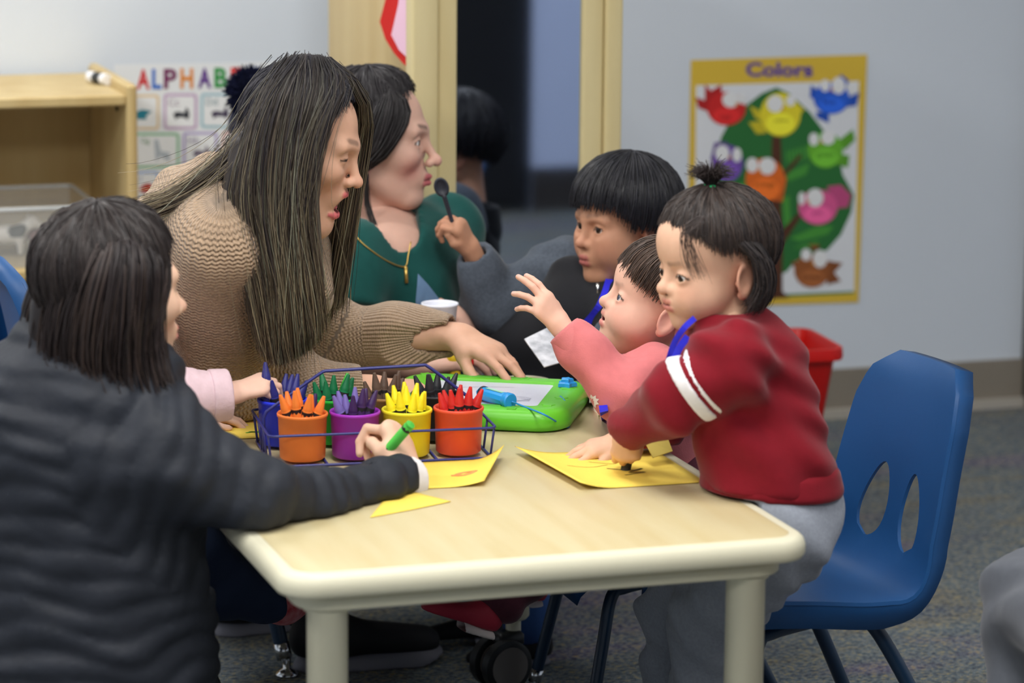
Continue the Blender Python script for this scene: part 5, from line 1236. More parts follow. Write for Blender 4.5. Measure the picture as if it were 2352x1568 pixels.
def beyond(c, n, r=0.13):
    """region past a cuff plane"""
    g = sph(c, r); h_ = plane(c, n); return lambda P: np.maximum(g(P), -h_(P))
def minmax(pts, pad): p = np.array(pts); return p.min(0)-pad, p.max(0)+pad
# ------------------------------------------------------------------ woman in the black jacket, seen from behind
skB = (226, 186, 160)
hB = W(262, 690, 4.5); RB = frame_head(facing(0.82, -0.55, 0.02)); sB = 0.98
pelB = W(190, 1700, 4.52)
wb = thing('person', 'woman in a black quilted jacket seen from behind, drawing with a green crayon', 'person', (pelB[0], pelB[1], 0))
nkB = W(232, 905, 4.47); shRB, elB, wrB = W(372, 1050, 4.43), W(580, 1134, 4.44), W(945, 1102, 4.69); shLB = W(-60, 1030, 4.5)
hv = build_head(wb, 'adult', hB, RB, sB, dict(neck=[w2h(nkB, hB, RB, sB)], skin=skB, lip=(205, 130, 124), brow=(60, 44, 40), gaze=(1, 0, 0)), 0.0032)
crA, crB = W(880, 1046, 4.70), W(944, 973, 4.67)
b1, q1, _, _ = make_hand(wrB, W(912, 1000, 4.74)-wrB, facing(0.85, 0.45, 0.2), 1, 0.92, [(55, 70, 35), (62, 75, 40), (66, 78, 40), (70, 80, 40)], (2, 0, -2, -4), [(0.055, 0.036, -0.02), (0.082, 0.03, -0.034), (0.098, 0.014, -0.044)], wrB+(W(860, 1128, 4.63)-wrB)*2)
elLB = shLB+(0.06, 0.0, -0.25); wrLB = elLB+(0.16, 0.13, 0.02)
b3, _, _, _ = make_hand(wrLB, (0.8, 0.5, -0.3), (0.3, 0.2, 1), -1, 0.92, None, None, None, elLB)
tor = core(skB, [(shLB, elLB, 0.045, 0.038), (elLB, wrLB, 0.035, 0.022), (pelB, nkB, 0.1, 0.07), (shLB, shRB, 0.05, 0.05), (shRB, elB, 0.045, 0.038), (elB, W(720, 1150, 4.53), 0.03, 0.024), (W(720, 1150, 4.53), W(860, 1128, 4.63), 0.024, 0.022), (W(860, 1128, 4.63), wrB, 0.022, 0.02)], 0.012)
body_mesh(wb, [hv, b1(skB, 0.0026), b3(skB, 0.006), tor])
kB = np.array([0.84, 4.72, 0.09])
def quilt(segs, per, amp):
    def g(P):
        best = np.full(len(P), 1e9, np.float32); v = np.zeros(len(P), np.float32)
        for a, b in segs:
            a = np.asarray(a, np.float32); ab = np.asarray(b, np.float32)-a; L = np.linalg.norm(ab); t = ab/L; q = P-a; al = q@t; r = np.linalg.norm(q-np.clip(al, 0, L)[:, None]*t, axis=1)
            m_ = r < best; best[m_] = r[m_]; v[m_] = al[m_]
        w = v+0.010*np.sin(P[:, 0]*23+P[:, 1]*17)+0.006*np.sin(P[:, 2]*31+P[:, 0]*37)
        return amp*np.abs(np.sin(math.pi*w/per))-amp*0.4
    return g
tr = U([rcf(W(190, 960, 4.5), pelB, 0.165, 0.215, CF, 0.8), rc(shLB, shRB, 0.095, 0.08), rc(nkB, W(225, 980, 4.48), 0.08, 0.12)], 0.06)
arB = U([rc(shRB, elB, 0.082, 0.056), rc(elB, W(720, 1150, 4.53), 0.054, 0.042), rc(W(720, 1150, 4.53), W(860, 1126, 4.63), 0.042, 0.043), rc(W(860, 1126, 4.63), wrB, 0.043, 0.039)], 0.03)
arL = U([rc(shLB, elLB, 0.085, 0.062), rc(elLB, wrLB, 0.06, 0.043)], 0.03); dLB = nrm(wrLB-elLB)
jf = DISP(DISP(U([tr, arB, arL], 0.03), quilt([(W(190, 960, 4.5), pelB), (shRB, elB), (elB, wrB), (shLB, elLB), (elLB, wrLB)], 0.040, 0.0052)), folds(0.005, [((25, 20, 50), 0.5, (13, 9, 17)), ((50, -30, 20), 2.0, (9, 21, 8)), ((-20, 30, 80), 1.0, (17, 11, 18))]))
jf = SUB(jf, rc(nkB+(0, 0, -0.02), nkB+(0, 0, 0.14), 0.055, 0.06), 0.01); dB = nrm(wrB-elB)
jf = SUB(jf, beyond(wrLB, dLB, 0.07), 0.004); jf = SUB(jf, beyond(wrB-dB*0.018, dB), 0.004); jf = SUB(jf, rc(wrB-dB*0.09, wrB+dB*0.06, 0.03, 0.031), 0.003); jf = SUB(jf, ontab, 0.008)
jf = INT(jf, lambda P: 0.16-P[:, 2], 0.01)
M_jack = mat('jacket_black', (36, 40, 49), 0.62, 0.3, noise=(30, 0.2), bump=(70, 0.35), bdist=0.003)
lo, hi = minmax([shLB-0.1, pelB-0.24, wrB, elB, nkB, pelB+0.2], 0.1); lo[2] = 0.1
garment('jacket', jf, lo, hi, 0.0068, M_jack, wb)
cuff = SUB(INT(INT(rc(elB, wrB+dB*0.02, 0.038, 0.036), plane(wrB+dB*0.004, dB), 0.003), lambda P: -((P-(wrB-dB*0.06).astype(np.float32))@dB.astype(np.float32)), 0.0), rc(wrB-dB*0.09, wrB+dB*0.06, 0.03, 0.03), 0.002)
garment('shirt_cuff', cuff, wrB-0.08, wrB+0.08, 0.0035, cloth('white_cuff', (226, 222, 222)), wb)
# stand-up collar
col_ = SUB(rcf(nkB+(0, 0, -0.03), nkB+(-0.004, 0.0, 0.035), 0.085, 0.08, CF, 0.95), rc(nkB+(0, 0, -0.1), nkB+(0, 0, 0.14), 0.066, 0.068), 0.004); col_ = INT(col_, plane(nkB+(0, 0, 0.03), (0, 0.15, 1)), 0.006)
garment('collar', col_, nkB-0.14, nkB+0.13, 0.005, M_jack, wb)
legs(wb, 'trousers', [(pelB+(0.0, -0.08, -0.06), kB+(0, -0.14, 0), 0.11, 0.075), (pelB+(0, 0.08, -0.06), kB, 0.11, 0.075), (kB, kB+(-0.36, -0.02, -0.02), 0.06, 0.05), (kB+(0, -0.14, 0), kB+(-0.36, -0.16, -0.02), 0.06, 0.05), (pelB+(0, -0.06, -0.02), pelB+(0, 0.06, -0.02), 0.14, 0.14)], mat('trouser_charcoal', (44, 46, 54), 0.9, 0.2, bump=(120, 0.3)), 0.015, 0.04)
gB = [gp((225, 532, 4.5), (110, 610, 4.52), (68, 720, 4.51), (66, 820, 4.49), (92, 866, 4.46)), gp((245, 527, 4.47), (165, 590, 4.43), (112, 720, 4.415), (105, 830, 4.415), (130, 872, 4.41)),
      gp((262, 525, 4.45), (230, 590, 4.395), (195, 720, 4.38), (185, 840, 4.385), (205, 886, 4.385)), gp((276, 525, 4.45), (292, 590, 4.395), (282, 720, 4.38), (275, 840, 4.385), (290, 895, 4.39)),
      gp((290, 527, 4.47), (342, 590, 4.425), (346, 700, 4.42), (330, 800, 4.42), (342, 890, 4.41)), gp((305, 531, 4.5), (374, 590, 4.49), (382, 655, 4.485), (357, 740, 4.46), (368, 840, 4.44), (385, 888, 4.43))]
hr = U([chain(g[1:], [0.02]+[0.02]*(len(g)-3)+[0.014], 0.0) for g in gB[:5]]+[chain(g[2:], [0.032]*(len(g)-3)+[0.02], 0.0) for g in gB[1:4]], 0.03); hr2 = lambda P: hr(P-hl.astype(np.float32)*0.05)
uv_, uf_ = polygonize(hr2, np.min([p for g in gB for p in g], 0)-0.07, np.max([p for g in gB for p in g], 0)+0.13, 0.006)
ex = [(uv_, uf_, np.tile(np.array(lin((34, 28, 28))), (len(uv_), 1)))]
S, u = guide_strands(gB, 2500, 11, 0.007, depth=0.03, dvec=hl, seed=31); ex.append(strand_part(S, 0.0022, [(40, 34, 36), (52, 44, 42), (34, 29, 30), (70, 60, 58)], [(46, 36, 34), (64, 50, 44), (36, 28, 28), (60, 48, 44)], clumped(u, 9, [.4, .3, .25, .05]), 6))
cap_hair(wb, hB, RB, sB, lambda p: 0.95+0.5*min(1, abs(p)/1.0)+0.5*max(0, (abs(p)-1.2)/1.9), rad=(0.105, 0.084, 0.09), thick=0.012, n=1500, col=((34, 29, 30), (58, 50, 48)), seed=8, extra=ex, pole=(-0.1, 0, 1), srad=0.0015)
crayon('lime', crB+nrm(crA-crB)*0.0, crA, 'light green crayon held in the hand of the woman in black')
# ------------------------------------------------------------------ woman in the green shirt
skC = (214, 172, 154)
hC = W(864, 336, 5.9); RC = frame_head(facing(1, 0.10, -0.03)); sC = 1.02
wc = thing('person', 'woman in a dark green shirt with dark tied hair leaning to a toy spoon', 'person', (W(915, 1000, 5.9)[0], W(915, 1000, 5.9)[1], 0))
nkC = W(868, 545, 5.9); pelC = W(915, 1080, 5.92); shRC, shLC = W(785, 610, 5.74), W(1015, 545, 6.02)
elRC, wrRC = W(800, 830, 5.66), W(945, 850, 5.62); elLC, wrLC = W(1048, 850, 6.06), W(1082, 752, 5.83)
hv = build_head(wc, 'adult', hC, RC, sC, dict(neck=[w2h(W(842, 455, 5.91), hC, RC, sC), w2h(nkC, hC, RC, sC)], neckr=0.041, skin=skC, lip=(190, 104, 108), brow=(46, 38, 36), broww=0.7, blush=(206, 112, 112), blushw=1.0, gaze=(1, 0, -0.1), pucker=0.8, eye=0.0042, nose=0.004), 0.003)
b1, _, _, _ = make_hand(wrRC, W(1010, 828, 5.62)-wrRC, facing(0.1, 0.3, 1), 1, 0.95, [(30, 35, 20)]*4, None, None, elRC)
b2, _, _, _ = make_hand(wrLC, W(1046, 725, 5.72)-wrLC, facing(0.7, 0.3, 0.6), -1, 0.8, [(35, 45, 30)]*4, None, None, elLC)
tor = core(skC, [(pelC, nkC, 0.1, 0.065), (shRC, shLC, 0.055, 0.055), (shRC, elRC, 0.045, 0.04), (elRC, wrRC, 0.038, 0.024), (shLC, elLC, 0.045, 0.04), (elLC, wrLC, 0.038, 0.024), (W(880, 600, 5.85), nkC, 0.098, 0.055)], 0.008)
body_mesh(wc, [hv, b1(skC, 0.0036), b2(skC, 0.0036), tor])
tf = U([rc(W(895, 640, 5.88), pelC, 0.135, 0.15), rc(shRC, shLC, 0.078, 0.075), rc(shRC, elRC*0.55+shRC*0.45, 0.075, 0.07), rc(shLC, elLC*0.55+shLC*0.45, 0.072, 0.068), rc(nkC+(0, 0, -0.035), W(880, 600, 5.9), 0.085, 0.11)], 0.05)
tf = DISP(tf, folds(0.006, [((30, 20, 25), 0.3, (8, 9, 12)), ((-22, 34, 10), 1.4, (8, 12, 16))]))
neckC = rcf(nkC+(0, 0, 0.06), W(893, 532, 5.8), 0.074, 0.058, (0, 0, 1), 0.95); tfull = tf
tf = SUB(tf, neckC, 0.008)
for a, b in ((shRC, elRC), (shLC, elLC)): tf = SUB(tf, beyond(a*0.5+b*0.5, nrm(b-a), 0.1), 0.004)
M_green = cloth('shirt_green', (22, 78, 74))
lo, hi = minmax([shRC, shLC, pelC, elRC*0.5+shRC*0.5, elLC*0.5+shLC*0.5, nkC], 0.17)
garment('shirt', tf, lo, hi, 0.007, M_green, wc)
# print on the chest, necklace
decal('shirt_print', tfull, [(960, 628), (985, 655), (1008, 685), (1024, 712), (1026, 760), (960, 760), (955, 690)], 5.5, 6.1, mat('print_blue_grey', (104, 134, 168), 0.8, 0.2), wc)
skf = U([rc(*g) for g in [(W(880, 600, 5.85), nkC, 0.098, 0.055)]], 0.0)
ncf = U([tfull], 0.0)
cn = [on_surf(ncf, *p, 5.5, 6.1, 0.004) for p in ((806, 528), (830, 556), (860, 580), (895, 602), (930, 612), (938, 585), (944, 555))]
V, F = tube_vf(smoothpath(cn, 5), 0.0014, 6); nc_ = obj('necklace', V, F, mat('gold', (200, 168, 92), 0.35, 0.5, 0.8), wc)
pb = [on_surf(ncf, *p, 5.5, 6.1, 0.005) for p in ((932, 612), (934, 650))]; V, F = tube_vf(pb, 0.0036, 8); obj('pendant', V, F, mat('gold'), nc_)
legs(wc, 'trousers', [(pelC+(0, -0.06, -0.02), pelC+(0.32, -0.16, -0.04), 0.11, 0.075), (pelC+(0, 0.08, -0.02), pelC+(0.34, 0.0, -0.04), 0.11, 0.075), (pelC+(0.32, -0.16, -0.04), pelC+(0.0, -0.2, -0.1), 0.06, 0.05), (pelC+(0, -0.06, 0), pelC+(0, 0.06, 0), 0.13, 0.13)], mat('denim_dark', (40, 52, 78), 0.9, 0.2, bump=(200, 0.3)), 0.012, 0.04)
gC = [gp((870, 205, 5.85), (800, 240, 5.83), (770, 330, 5.83), (790, 420, 5.83), (800, 520, 5.85)), gp((880, 204, 5.84), (850, 240, 5.815), (820, 320, 5.80), (810, 400, 5.80), (800, 470, 5.83)),
      gp((895, 205, 5.83), (900, 240, 5.81), (880, 320, 5.795), (845, 375, 5.795), (810, 400, 5.81)), gp((910, 210, 5.84), (938, 245, 5.83), (925, 300, 5.81), (880, 360, 5.80), (830, 388, 5.805))]
S, u = guide_strands(gC, 1000, 9, 0.004, depth=0.02, dvec=hl, seed=41); ex = [strand_part(S, 0.0016, [(30, 27, 30), (40, 36, 38), (26, 24, 26), (50, 46, 48)], [(34, 28, 28), (40, 34, 34), (28, 24, 24), (46, 40, 40)], clumped(u, 2, [.4, .3, .25, .05]), 6)]
S, u = guide_strands([gp((845, 400, 5.8), (850, 470, 5.8), (866, 520, 5.78), (862, 545, 5.77)), gp((838, 395, 5.8), (840, 470, 5.8), (858, 530, 5.78), (856, 550, 5.77))], 40, 12, 0.003, seed=42); ex.append(strand_part(S, 0.0009, [(40, 36, 38)]*4, [(52, 44, 40)]*4, np.zeros(40), 6))
cap_hair(wc, hC, RC, sC, lambda p: 0.82+0.42*min(1, abs(p)/1.0)+0.62*max(0, (abs(p)-1.2)/1.9), rad=(0.104, 0.083, 0.09), thick=0.010, n=700, col=((30, 27, 30), (44, 40, 44)), seed=9, extra=ex, pole=(-0.1, 0, 1), srad=0.0014)
# white cup in her hand
cc = W(1010, 724, 5.66); t = thing('paper_cup', 'white cup held by the woman in green above the beige sleeve', 'cup', cc-(0, 0, 0.05))
V, F = lathe_vf([(0.001, -0.05), (0.024, -0.05), (0.026, -0.048), (0.0325, 0.018), (0.0345, 0.02), (0.0345, 0.023), (0.032, 0.0235), (0.0305, 0.02), (0.024, -0.045), (0.001, -0.045)], 32, cc)
obj('body', V, F, mat('cup_white', (226, 228, 238), 0.4, 0.4), t)
# red and yellow toy below the sleeve
tc_ = W(1043, 838, 5.6); t = thing('toy_figure', 'small red and yellow toy held behind the beige sleeve', 'toy', tc_-(0, 0, 0.045))
V, F = polygonize(U([rbox(tc_+(0, 0, -0.01), (0.011, 0.011, 0.034), 0.006), ell(tc_+(0, 0, 0.012), (0.014, 0.012, 0.01))], 0.006), tc_-0.06, tc_+0.06, 0.003); obj('body', V, F, mat('toy_yellow', (226, 190, 40), 0.4), t)
V, F = polygonize(U([sph(tc_+CR*0.022+(0, 0, 0.006), 0.0145), sph(tc_+CR*0.024+(0, 0, -0.012), 0.008)], 0.008), tc_-0.06, tc_+0.06, 0.003); obj('knob', V, F, mat('toy_red', (206, 34, 30), 0.4), t)
# ------------------------------------------------------------------ boy with the spoon
skD = (190, 140, 112)
hD = W(1430, 524, 5.72); RD = frame_head(facing(-0.84, 0.52, -0.02), roll=0.0); sD = 0.89
pelD = W(1330, 1010, 5.76); nkD = W(1425, 668, 5.78); chD = W(1360, 760, 5.76)
bo = thing('person', 'boy with a black bowl haircut in a grey sleeved black jacket holding out a spoon', 'person', (pelD[0], pelD[1], 0))
shRD, elRD, wrRD = W(1290, 628, 5.86), W(1135, 700, 5.82), W(1085, 578, 5.78); shLD, elLD, wrLD = W(1455, 745, 5.6), W(1400, 900, 5.55), W(1300, 930, 5.5)
hv = build_head(bo, 'child', hD, RD, sD, dict(neck=[w2h(nkD, hD, RD, sD)], skin=skD, lip=(176, 102, 96), brow=(40, 32, 32), blush=(190, 112, 96), gaze=(1, 0.25, 0.12), eye=0.0056, broww=0.4), 0.003)
b1, qD, _, _ = make_hand(wrRD, W(1052, 510, 5.76)-wrRD, facing(0.9, 0.35, 0.3), 1, 0.66, [(60, 75, 40), (58, 66, 35), (50, 60, 30), (40, 50, 25)], (2, 2, -2, -6), [(0.058, 0.034, -0.022), (0.086, 0.028, -0.03), (0.106, 0.018, -0.034)], elRD, fat=1.15, wr=0.027)
b2, _, _, _ = make_hand(wrLD, W(1240, 930, 5.48)-wrLD, facing(0, 0.3, 1), -1, 0.66, None, None, None, elLD)
tor = core(skD, [(pelD, nkD, 0.08, 0.045), (shRD, shLD, 0.04, 0.04), (shRD, elRD, 0.034, 0.028), (elRD, wrRD, 0.026, 0.019), (shLD, elLD, 0.034, 0.028), (elLD, wrLD, 0.026, 0.019)], 0.01)
body_mesh(bo, [hv, b1(skD, 0.003), b2(skD, 0.005), tor])
M_bj = cloth('fleece_black', (26, 27, 32)); M_bg = cloth('fleece_grey', (84, 92, 104), noise=(160, 0.3))
fD = folds(0.007, [((40, 25, 60), 0.5, (13, 9, 17)), ((60, -30, 35), 2.0, (9, 21, 8))])
jt = U([rc(chD, pelD, 0.11, 0.12), rc(shRD*0.75+shLD*0.25, shLD, 0.06, 0.06), rc(nkD, chD, 0.058, 0.11), rc(chD, W(1240, 790, 5.82), 0.10, 0.085), rc(W(1220, 830, 5.8), pelD, 0.085, 0.1)], 0.05)
jt = DISP(jt, folds(0.004, [((30, 25, 40), 0.5, (13, 9, 17))])); jt0 = jt; jt = SUB(jt, rc(nkD+(0, 0, -0.02), nkD+(0, 0, 0.1), 0.05, 0.056), 0.006)
lo, hi = minmax([shRD, shLD, pelD, nkD, chD], 0.16); jk = garment('jacket_body', jt, lo, hi, 0.007, M_bj, bo)
dD = nrm(wrRD-elRD); sl = DISP(U([rc(shRD+(0.02, 0, 0), elRD, 0.066, 0.055), rc(elRD, elRD*0.4+wrRD*0.6, 0.055, 0.042), rc(elRD*0.4+wrRD*0.6, wrRD, 0.042, 0.034), rc(shRD, W(1370, 640, 5.8), 0.064, 0.05)], 0.03), fD)
sl = SUB(SUB(sl, beyond(wrRD-dD*0.004, dD, 0.09), 0.003), rc(wrRD-dD*0.05, wrRD+dD*0.05, 0.024, 0.025), 0.002)
lo, hi = minmax([shRD, elRD, wrRD, W(1370, 640, 5.8)], 0.1); garment('sleeve', sl, lo, hi, 0.006, M_bg, bo)
sl = DISP(U([rc(shLD, elLD, 0.062, 0.052), rc(elLD, wrLD, 0.05, 0.034)], 0.03), fD); lo, hi = minmax([shLD, elLD, wrLD], 0.1); garment('sleeve', sl, lo, hi, 0.008, M_bg, bo)
cl_ = SUB(INT(rc(nkD+(0, 0, -0.03), nkD+(0, 0, 0.03), 0.075, 0.068), plane(nkD+(0, 0, 0.028), nrm(np.array([0.1, 0, 1]))), 0.006), rc(nkD+(0, 0, -0.06), nkD+(0, 0, 0.1), 0.054, 0.058), 0.003); garment('collar', cl_, nkD-0.12, nkD+0.11, 0.005, M_bj, bo)
legs(bo, 'trousers', [(pelD+(0, -0.05, -0.02), pelD+(-0.16, -0.12, -0.03), 0.085, 0.06), (pelD+(0, 0.06, -0.02), pelD+(-0.2, 0.04, -0.03), 0.085, 0.06), (pelD+(-0.16, -0.12, -0.03), pelD+(-0.14, -0.12, -pelD[2]+0.08), 0.055, 0.045), (pelD+(-0.2, 0.04, -0.03), pelD+(-0.18, 0.04, -pelD[2]+0.08), 0.055, 0.045)], mat('denim_blue', (52, 84, 140), 0.9, 0.2, bump=(200, 0.3)), 0.01, 0.03)
shoe(bo, pelD*np.array([1, 1, 0])+(-0.09, -0.12, 0), pelD*np.array([1, 1, 0])+(-0.27, -0.13, 0), h=0.008); shoe(bo, pelD*np.array([1, 1, 0])+(-0.13, 0.04, 0), pelD*np.array([1, 1, 0])+(-0.31, 0.04, 0), h=0.008)
cap_hair(bo, hD, RD, sD, lambda p: (1.56 if abs(p) < 0.75 else 1.56+0.34*min(1, (abs(p)-0.75)/0.4))+0.16*max(0, (abs(p)-1.5)/1.6), rad=(0.106, 0.087, 0.09), thick=0.020, n=2000, col=((18, 18, 22), (34, 34, 42)), seed=19, pole=(-0.12, 0, 1), srad=0.0014, tips=0.008, lump=0.001)
# lanyard, badge, zip pull
M_lan = mat('lanyard_blue', (44, 44, 206), 0.6, 0.3)
lan = thing('lanyard', 'blue lanyard with a clear badge round the neck of the boy', 'lanyard', W(1300, 800, 5.5))
ribbon('strap', [on_surf(U([jt0, cl_], 0), *p, 5.3, 6.0, 0.006) for p in ((1402, 640), (1392, 672), (1378, 705), (1355, 735), (1330, 760), (1300, 790))], 0.017, M_lan, lan)
bq = [W(*p) for p in ((1204, 778, 5.52), (1278, 742, 5.56), (1345, 815, 5.5), (1250, 842, 5.46))]; nb = nrm(np.cross(bq[1]-bq[0], bq[3]-bq[0]))
poly('badge', bq, mat('badge_clear', (240, 242, 248), 0.15, 0.6, 0.0, noise=(38, 0.5, (150, 154, 164)), coat=1.0), lan, 0.002, nb)
zp = on_surf(jt0, 1372, 668, 5.3, 6.0, 0.006); V, F = tube_vf([zp+(0, 0, 0.014), zp+(0.002, 0, -0.014)], 0.0028, 8); obj('zip_pull', V, F, M_chrome, jk)
# toy spoon
sp0, sp1 = W(1048, 540, 5.755), W(1014, 430, 5.75); dv = nrm(sp1-sp0); t = thing('toy_spoon', 'dark toy spoon held up to the mouth of the woman in green', 'spoon', sp0)
V, F = tube_vf(smoothpath([sp0, sp0*0.6+sp1*0.4+CF*0.004, sp1-dv*0.012], 5), [0.0048, 0.0046, 0.0044, 0.0042, 0.004, 0.004, 0.004, 0.0042, 0.0044, 0.0046, 0.005][:11], 10); M_sp = mat('spoon_black', (44, 46, 56), 0.45, 0.4); obj('handle', V, F, M_sp, t)
bf = SUB(ell((0, 0, 0), (0.019, 0.0145, 0.0085)), ell((0, 0, 0.008), (0.016, 0.0115, 0.0085)), 0.002); Rs = np.column_stack([dv, np.cross(-CF, dv), -CF]); V, F = polygonize(bf, (-.03, -.03, -.03), (.03, .03, .03), 0.002); obj('bowl', V@Rs.T+sp1, F, M_sp, t)
# ------------------------------------------------------------------ toddler in pink
skE = (232, 186, 164)
hE = W(1503, 706, 5.2); RE = frame_head(facing(-1, 0.13, 0.33)); sE = 0.83
pelE = W(1552, 1110, 5.26); nkE = W(1535, 838, 5.22)
pe = thing('person', 'toddler in a pink sweatshirt with brown hair reaching out one hand', 'person', (pelE[0], pelE[1], 0))
shE, elE, wrE = W(1508, 872, 5.10), W(1428, 905, 5.04), W(1290, 752, 5.07); sh2, el2, wr2 = W(1500, 868, 5.33), W(1430, 930, 5.36), W(1345, 905, 5.34)
hv = build_head(pe, 'toddler', hE, RE, sE, dict(neck=[w2h(nkE, hE, RE, sE)], skin=skE, lip=(206, 124, 120), brow=(120, 92, 80), broww=0.45, blush=(230, 140, 126), blushw=0.9, gaze=(1, 0.1, 0.15), open=0.010, eye=0.0058, iris=(70, 74, 92)), 0.0025)
b1, _, _, _ = make_hand(wrE, W(1228, 672, 5.06)-wrE, facing(0.35, 0.75, 0.55), -1, 0.6, [(18, 22, 12), (12, 20, 12), (24, 30, 16), (34, 36, 20)], (14, 5, -6, -18), [(0.045, 0.030, -0.03), (0.06, 0.036, -0.05), (0.075, 0.036, -0.064)], elE, fat=1.2, wr=0.028)
b2, _, _, _ = make_hand(wr2, W(1262, 890, 5.33)-wr2, (0, 0, 1), 1, 0.6, None, None, None, el2, fat=1.2, wr=0.028)
tor = core(skE, [(pelE, nkE, 0.07, 0.04), (shE, sh2, 0.035, 0.035), (shE, elE, 0.03, 0.026), (elE, wrE, 0.025, 0.018), (sh2, el2, 0.03, 0.026), (el2, wr2, 0.025, 0.018)], 0.01)
body_mesh(pe, [hv, b1(skE, 0.0029), b2(skE, 0.004), tor])
M_pink = cloth('sweat_pink', (214, 122, 124))
dE = nrm(wrE-elE); d2 = nrm(wr2-el2)
fE = folds(0.006, [((60, 30, 70), 0.5, (18, 12, 20)), ((75, -40, 45), 2.0, (14, 26, 12)), ((-50, 60, 40), 1.1, (12, 18, 22))])
wf = U([rc(W(1520, 900, 5.22), pelE, 0.088, 0.098), rc(shE, sh2, 0.058, 0.055), rc(nkE, W(1520, 900, 5.22), 0.05, 0.085), rc(shE, elE, 0.053, 0.046), rc(elE, elE*0.35+wrE*0.65, 0.045, 0.035), rc(elE*0.35+wrE*0.65, wrE, 0.034, 0.027), rc(sh2, el2, 0.052, 0.046), rc(el2, wr2, 0.045, 0.033)], 0.025); wf = DISP(wf, fE)
wf = SUB(wf, rc(nkE+(0, 0, -0.01), hE, 0.038, 0.06), 0.006)
for w_, d_ in ((wrE, dE), (wr2, d2)): wf = SUB(SUB(wf, beyond(w_-d_*0.006, d_, 0.07), 0.003), rc(w_-d_*0.05, w_+d_*0.05, 0.0225, 0.024), 0.002)
wf = SUB(wf, ontab, 0.006)
lo, hi = minmax([shE, elE, wrE, sh2, el2, wr2, pelE, nkE], 0.11); swp = garment('sweatshirt', wf, lo, hi, 0.005, M_pink, pe)
cf_ = SUB(INT(INT(rc(elE, wrE, 0.040, 0.0305), plane(wrE-dE*0.005, dE), 0.002), lambda P: -((P-(wrE-dE*0.052).astype(np.float32))@dE.astype(np.float32)), 0.004), rc(wrE-dE*0.06, wrE+dE*0.05, 0.0225, 0.023), 0.002)
garment('cuff', cf_, wrE-0.09, wrE+0.08, 0.0035, cloth('rib_pink', (218, 128, 130)), pe)
# flower print
for px, py, r in ((1360, 922, 17), (1352, 950, 6), (1374, 955, 5)):
    decal('flower_print', wf, [(px+r*(1.0 if k % 2 else 0.66)*math.cos(k*math.pi/9), py+r*(1.0 if k % 2 else 0.66)*math.sin(k*math.pi/9)) for k in range(18)], 4.9, 5.5, mat('print_white', (236, 226, 222), 0.8, 0.2), swp, step=6)
kE, aE = W(1330, 1190, 5.17), W(1150, 1375, 5.2); kE2, aE2 = W(1340, 1180, 5.34), W(1215, 1320, 5.36)
legs(pe, 'trousers', [(pelE+(0, -0.04, -0.02), kE, 0.082, 0.055), (kE, aE, 0.052, 0.044), (pelE+(0, 0.05, -0.02), kE2, 0.082, 0.055), (kE2, aE2, 0.052, 0.044), (pelE+(0, -0.04, 0), pelE+(0, 0.05, 0), 0.095, 0.095)], cloth('leggings_plum', (92, 48, 62)), 0.007, 0.03, folds(0.004, [((50, 30, 60), 0.5, (18, 12, 20))]))
M_ps = mat('shoe_pink', (168, 44, 66), 0.6, 0.3); M_pw = mat('shoe_white', (206, 198, 198), 0.6, 0.3)
shoe(pe, W(1135, 1468, 5.19), W(950, 1412, 5.12), 1, M_ps, M_pw, 0.004); shoe(pe, aE2+(0.03, 0.0, -0.06), aE2+(-0.1, 0.01, -0.04), 1, M_ps, M_pw, 0.005)
cap_hair(pe, hE, RE, sE, lambda p: np.interp(abs(p), [0, 0.35, 0.75, 1.15, 1.6, 2.2, 3.15], [1.62, 1.66, 1.78, 1.80, 1.62, 1.9, 2.0]), rad=(0.108, 0.09, 0.09), thick=0.008, n=2200, col=((52, 40, 36), (98, 78, 66)), seed=21, pole=(-0.35, 0, 0.95), srad=0.0011, tips=0.016, lump=0.0018)
lp = thing('lanyard', 'blue lanyard round the neck of the toddler in pink', 'lanyard', W(1390, 930, 5.1))
ribbon('strap', [on_surf(wf, *p, 4.9, 5.5, 0.004) for p in ((1385, 930), (1388, 950), (1392, 970), (1397, 992))], 0.014, M_lan, lp)
# ------------------------------------------------------------------ toddler in the red sweatshirt
skF = (222, 178, 150)
hF = W(1640, 616, 4.74); RF = frame_head(facing(-0.9, 0.42, -0.10)); sF = 0.88
pelF = W(1772, 1150, 4.70); nkF = W(1672, 752, 4.72); chF = W(1705, 850, 4.71)
pf = thing('person', 'toddler in a dark red sweatshirt with a sprout ponytail drawing on yellow paper', 'person', (pelF[0], pelF[1], 0))
shL, elL, wrL = W(1674, 838, 4.62), W(1562, 908, 4.63), W(1450, 982, 4.76); shR, elR, wrR = W(1640, 810, 4.86), W(1560, 930, 4.96), W(1430, 1012, 4.91)
hv = build_head(pf, 'toddler', hF, RF, sF, dict(neck=[w2h(nkF, hF, RF, sF)], skin=skF, lip=(198, 116, 108), brow=(96, 74, 62), broww=0.5, blush=(222, 138, 112), blushw=0.7, gaze=(1, 0.12, -0.22), eye=0.0056, iris=(46, 32, 26)), 0.0025)
crF0, crF1 = W(1452, 1010, 4.80), T(1437, 1078, TZ+0.002)
b1, _, _, _ = make_hand(wrL, T(1432, 1062, TZ+0.02)-wrL, facing(-0.2, 0.9, 0.3), -1, 0.56, [(30, 45, 25), (40, 60, 35), (48, 66, 35), (52, 70, 35)], (4, 0, -3, -6), [(0.055, 0.03, -0.02), (0.085, 0.03, -0.03), (0.108, 0.022, -0.034)], elL, fat=1.25, wr=0.03)
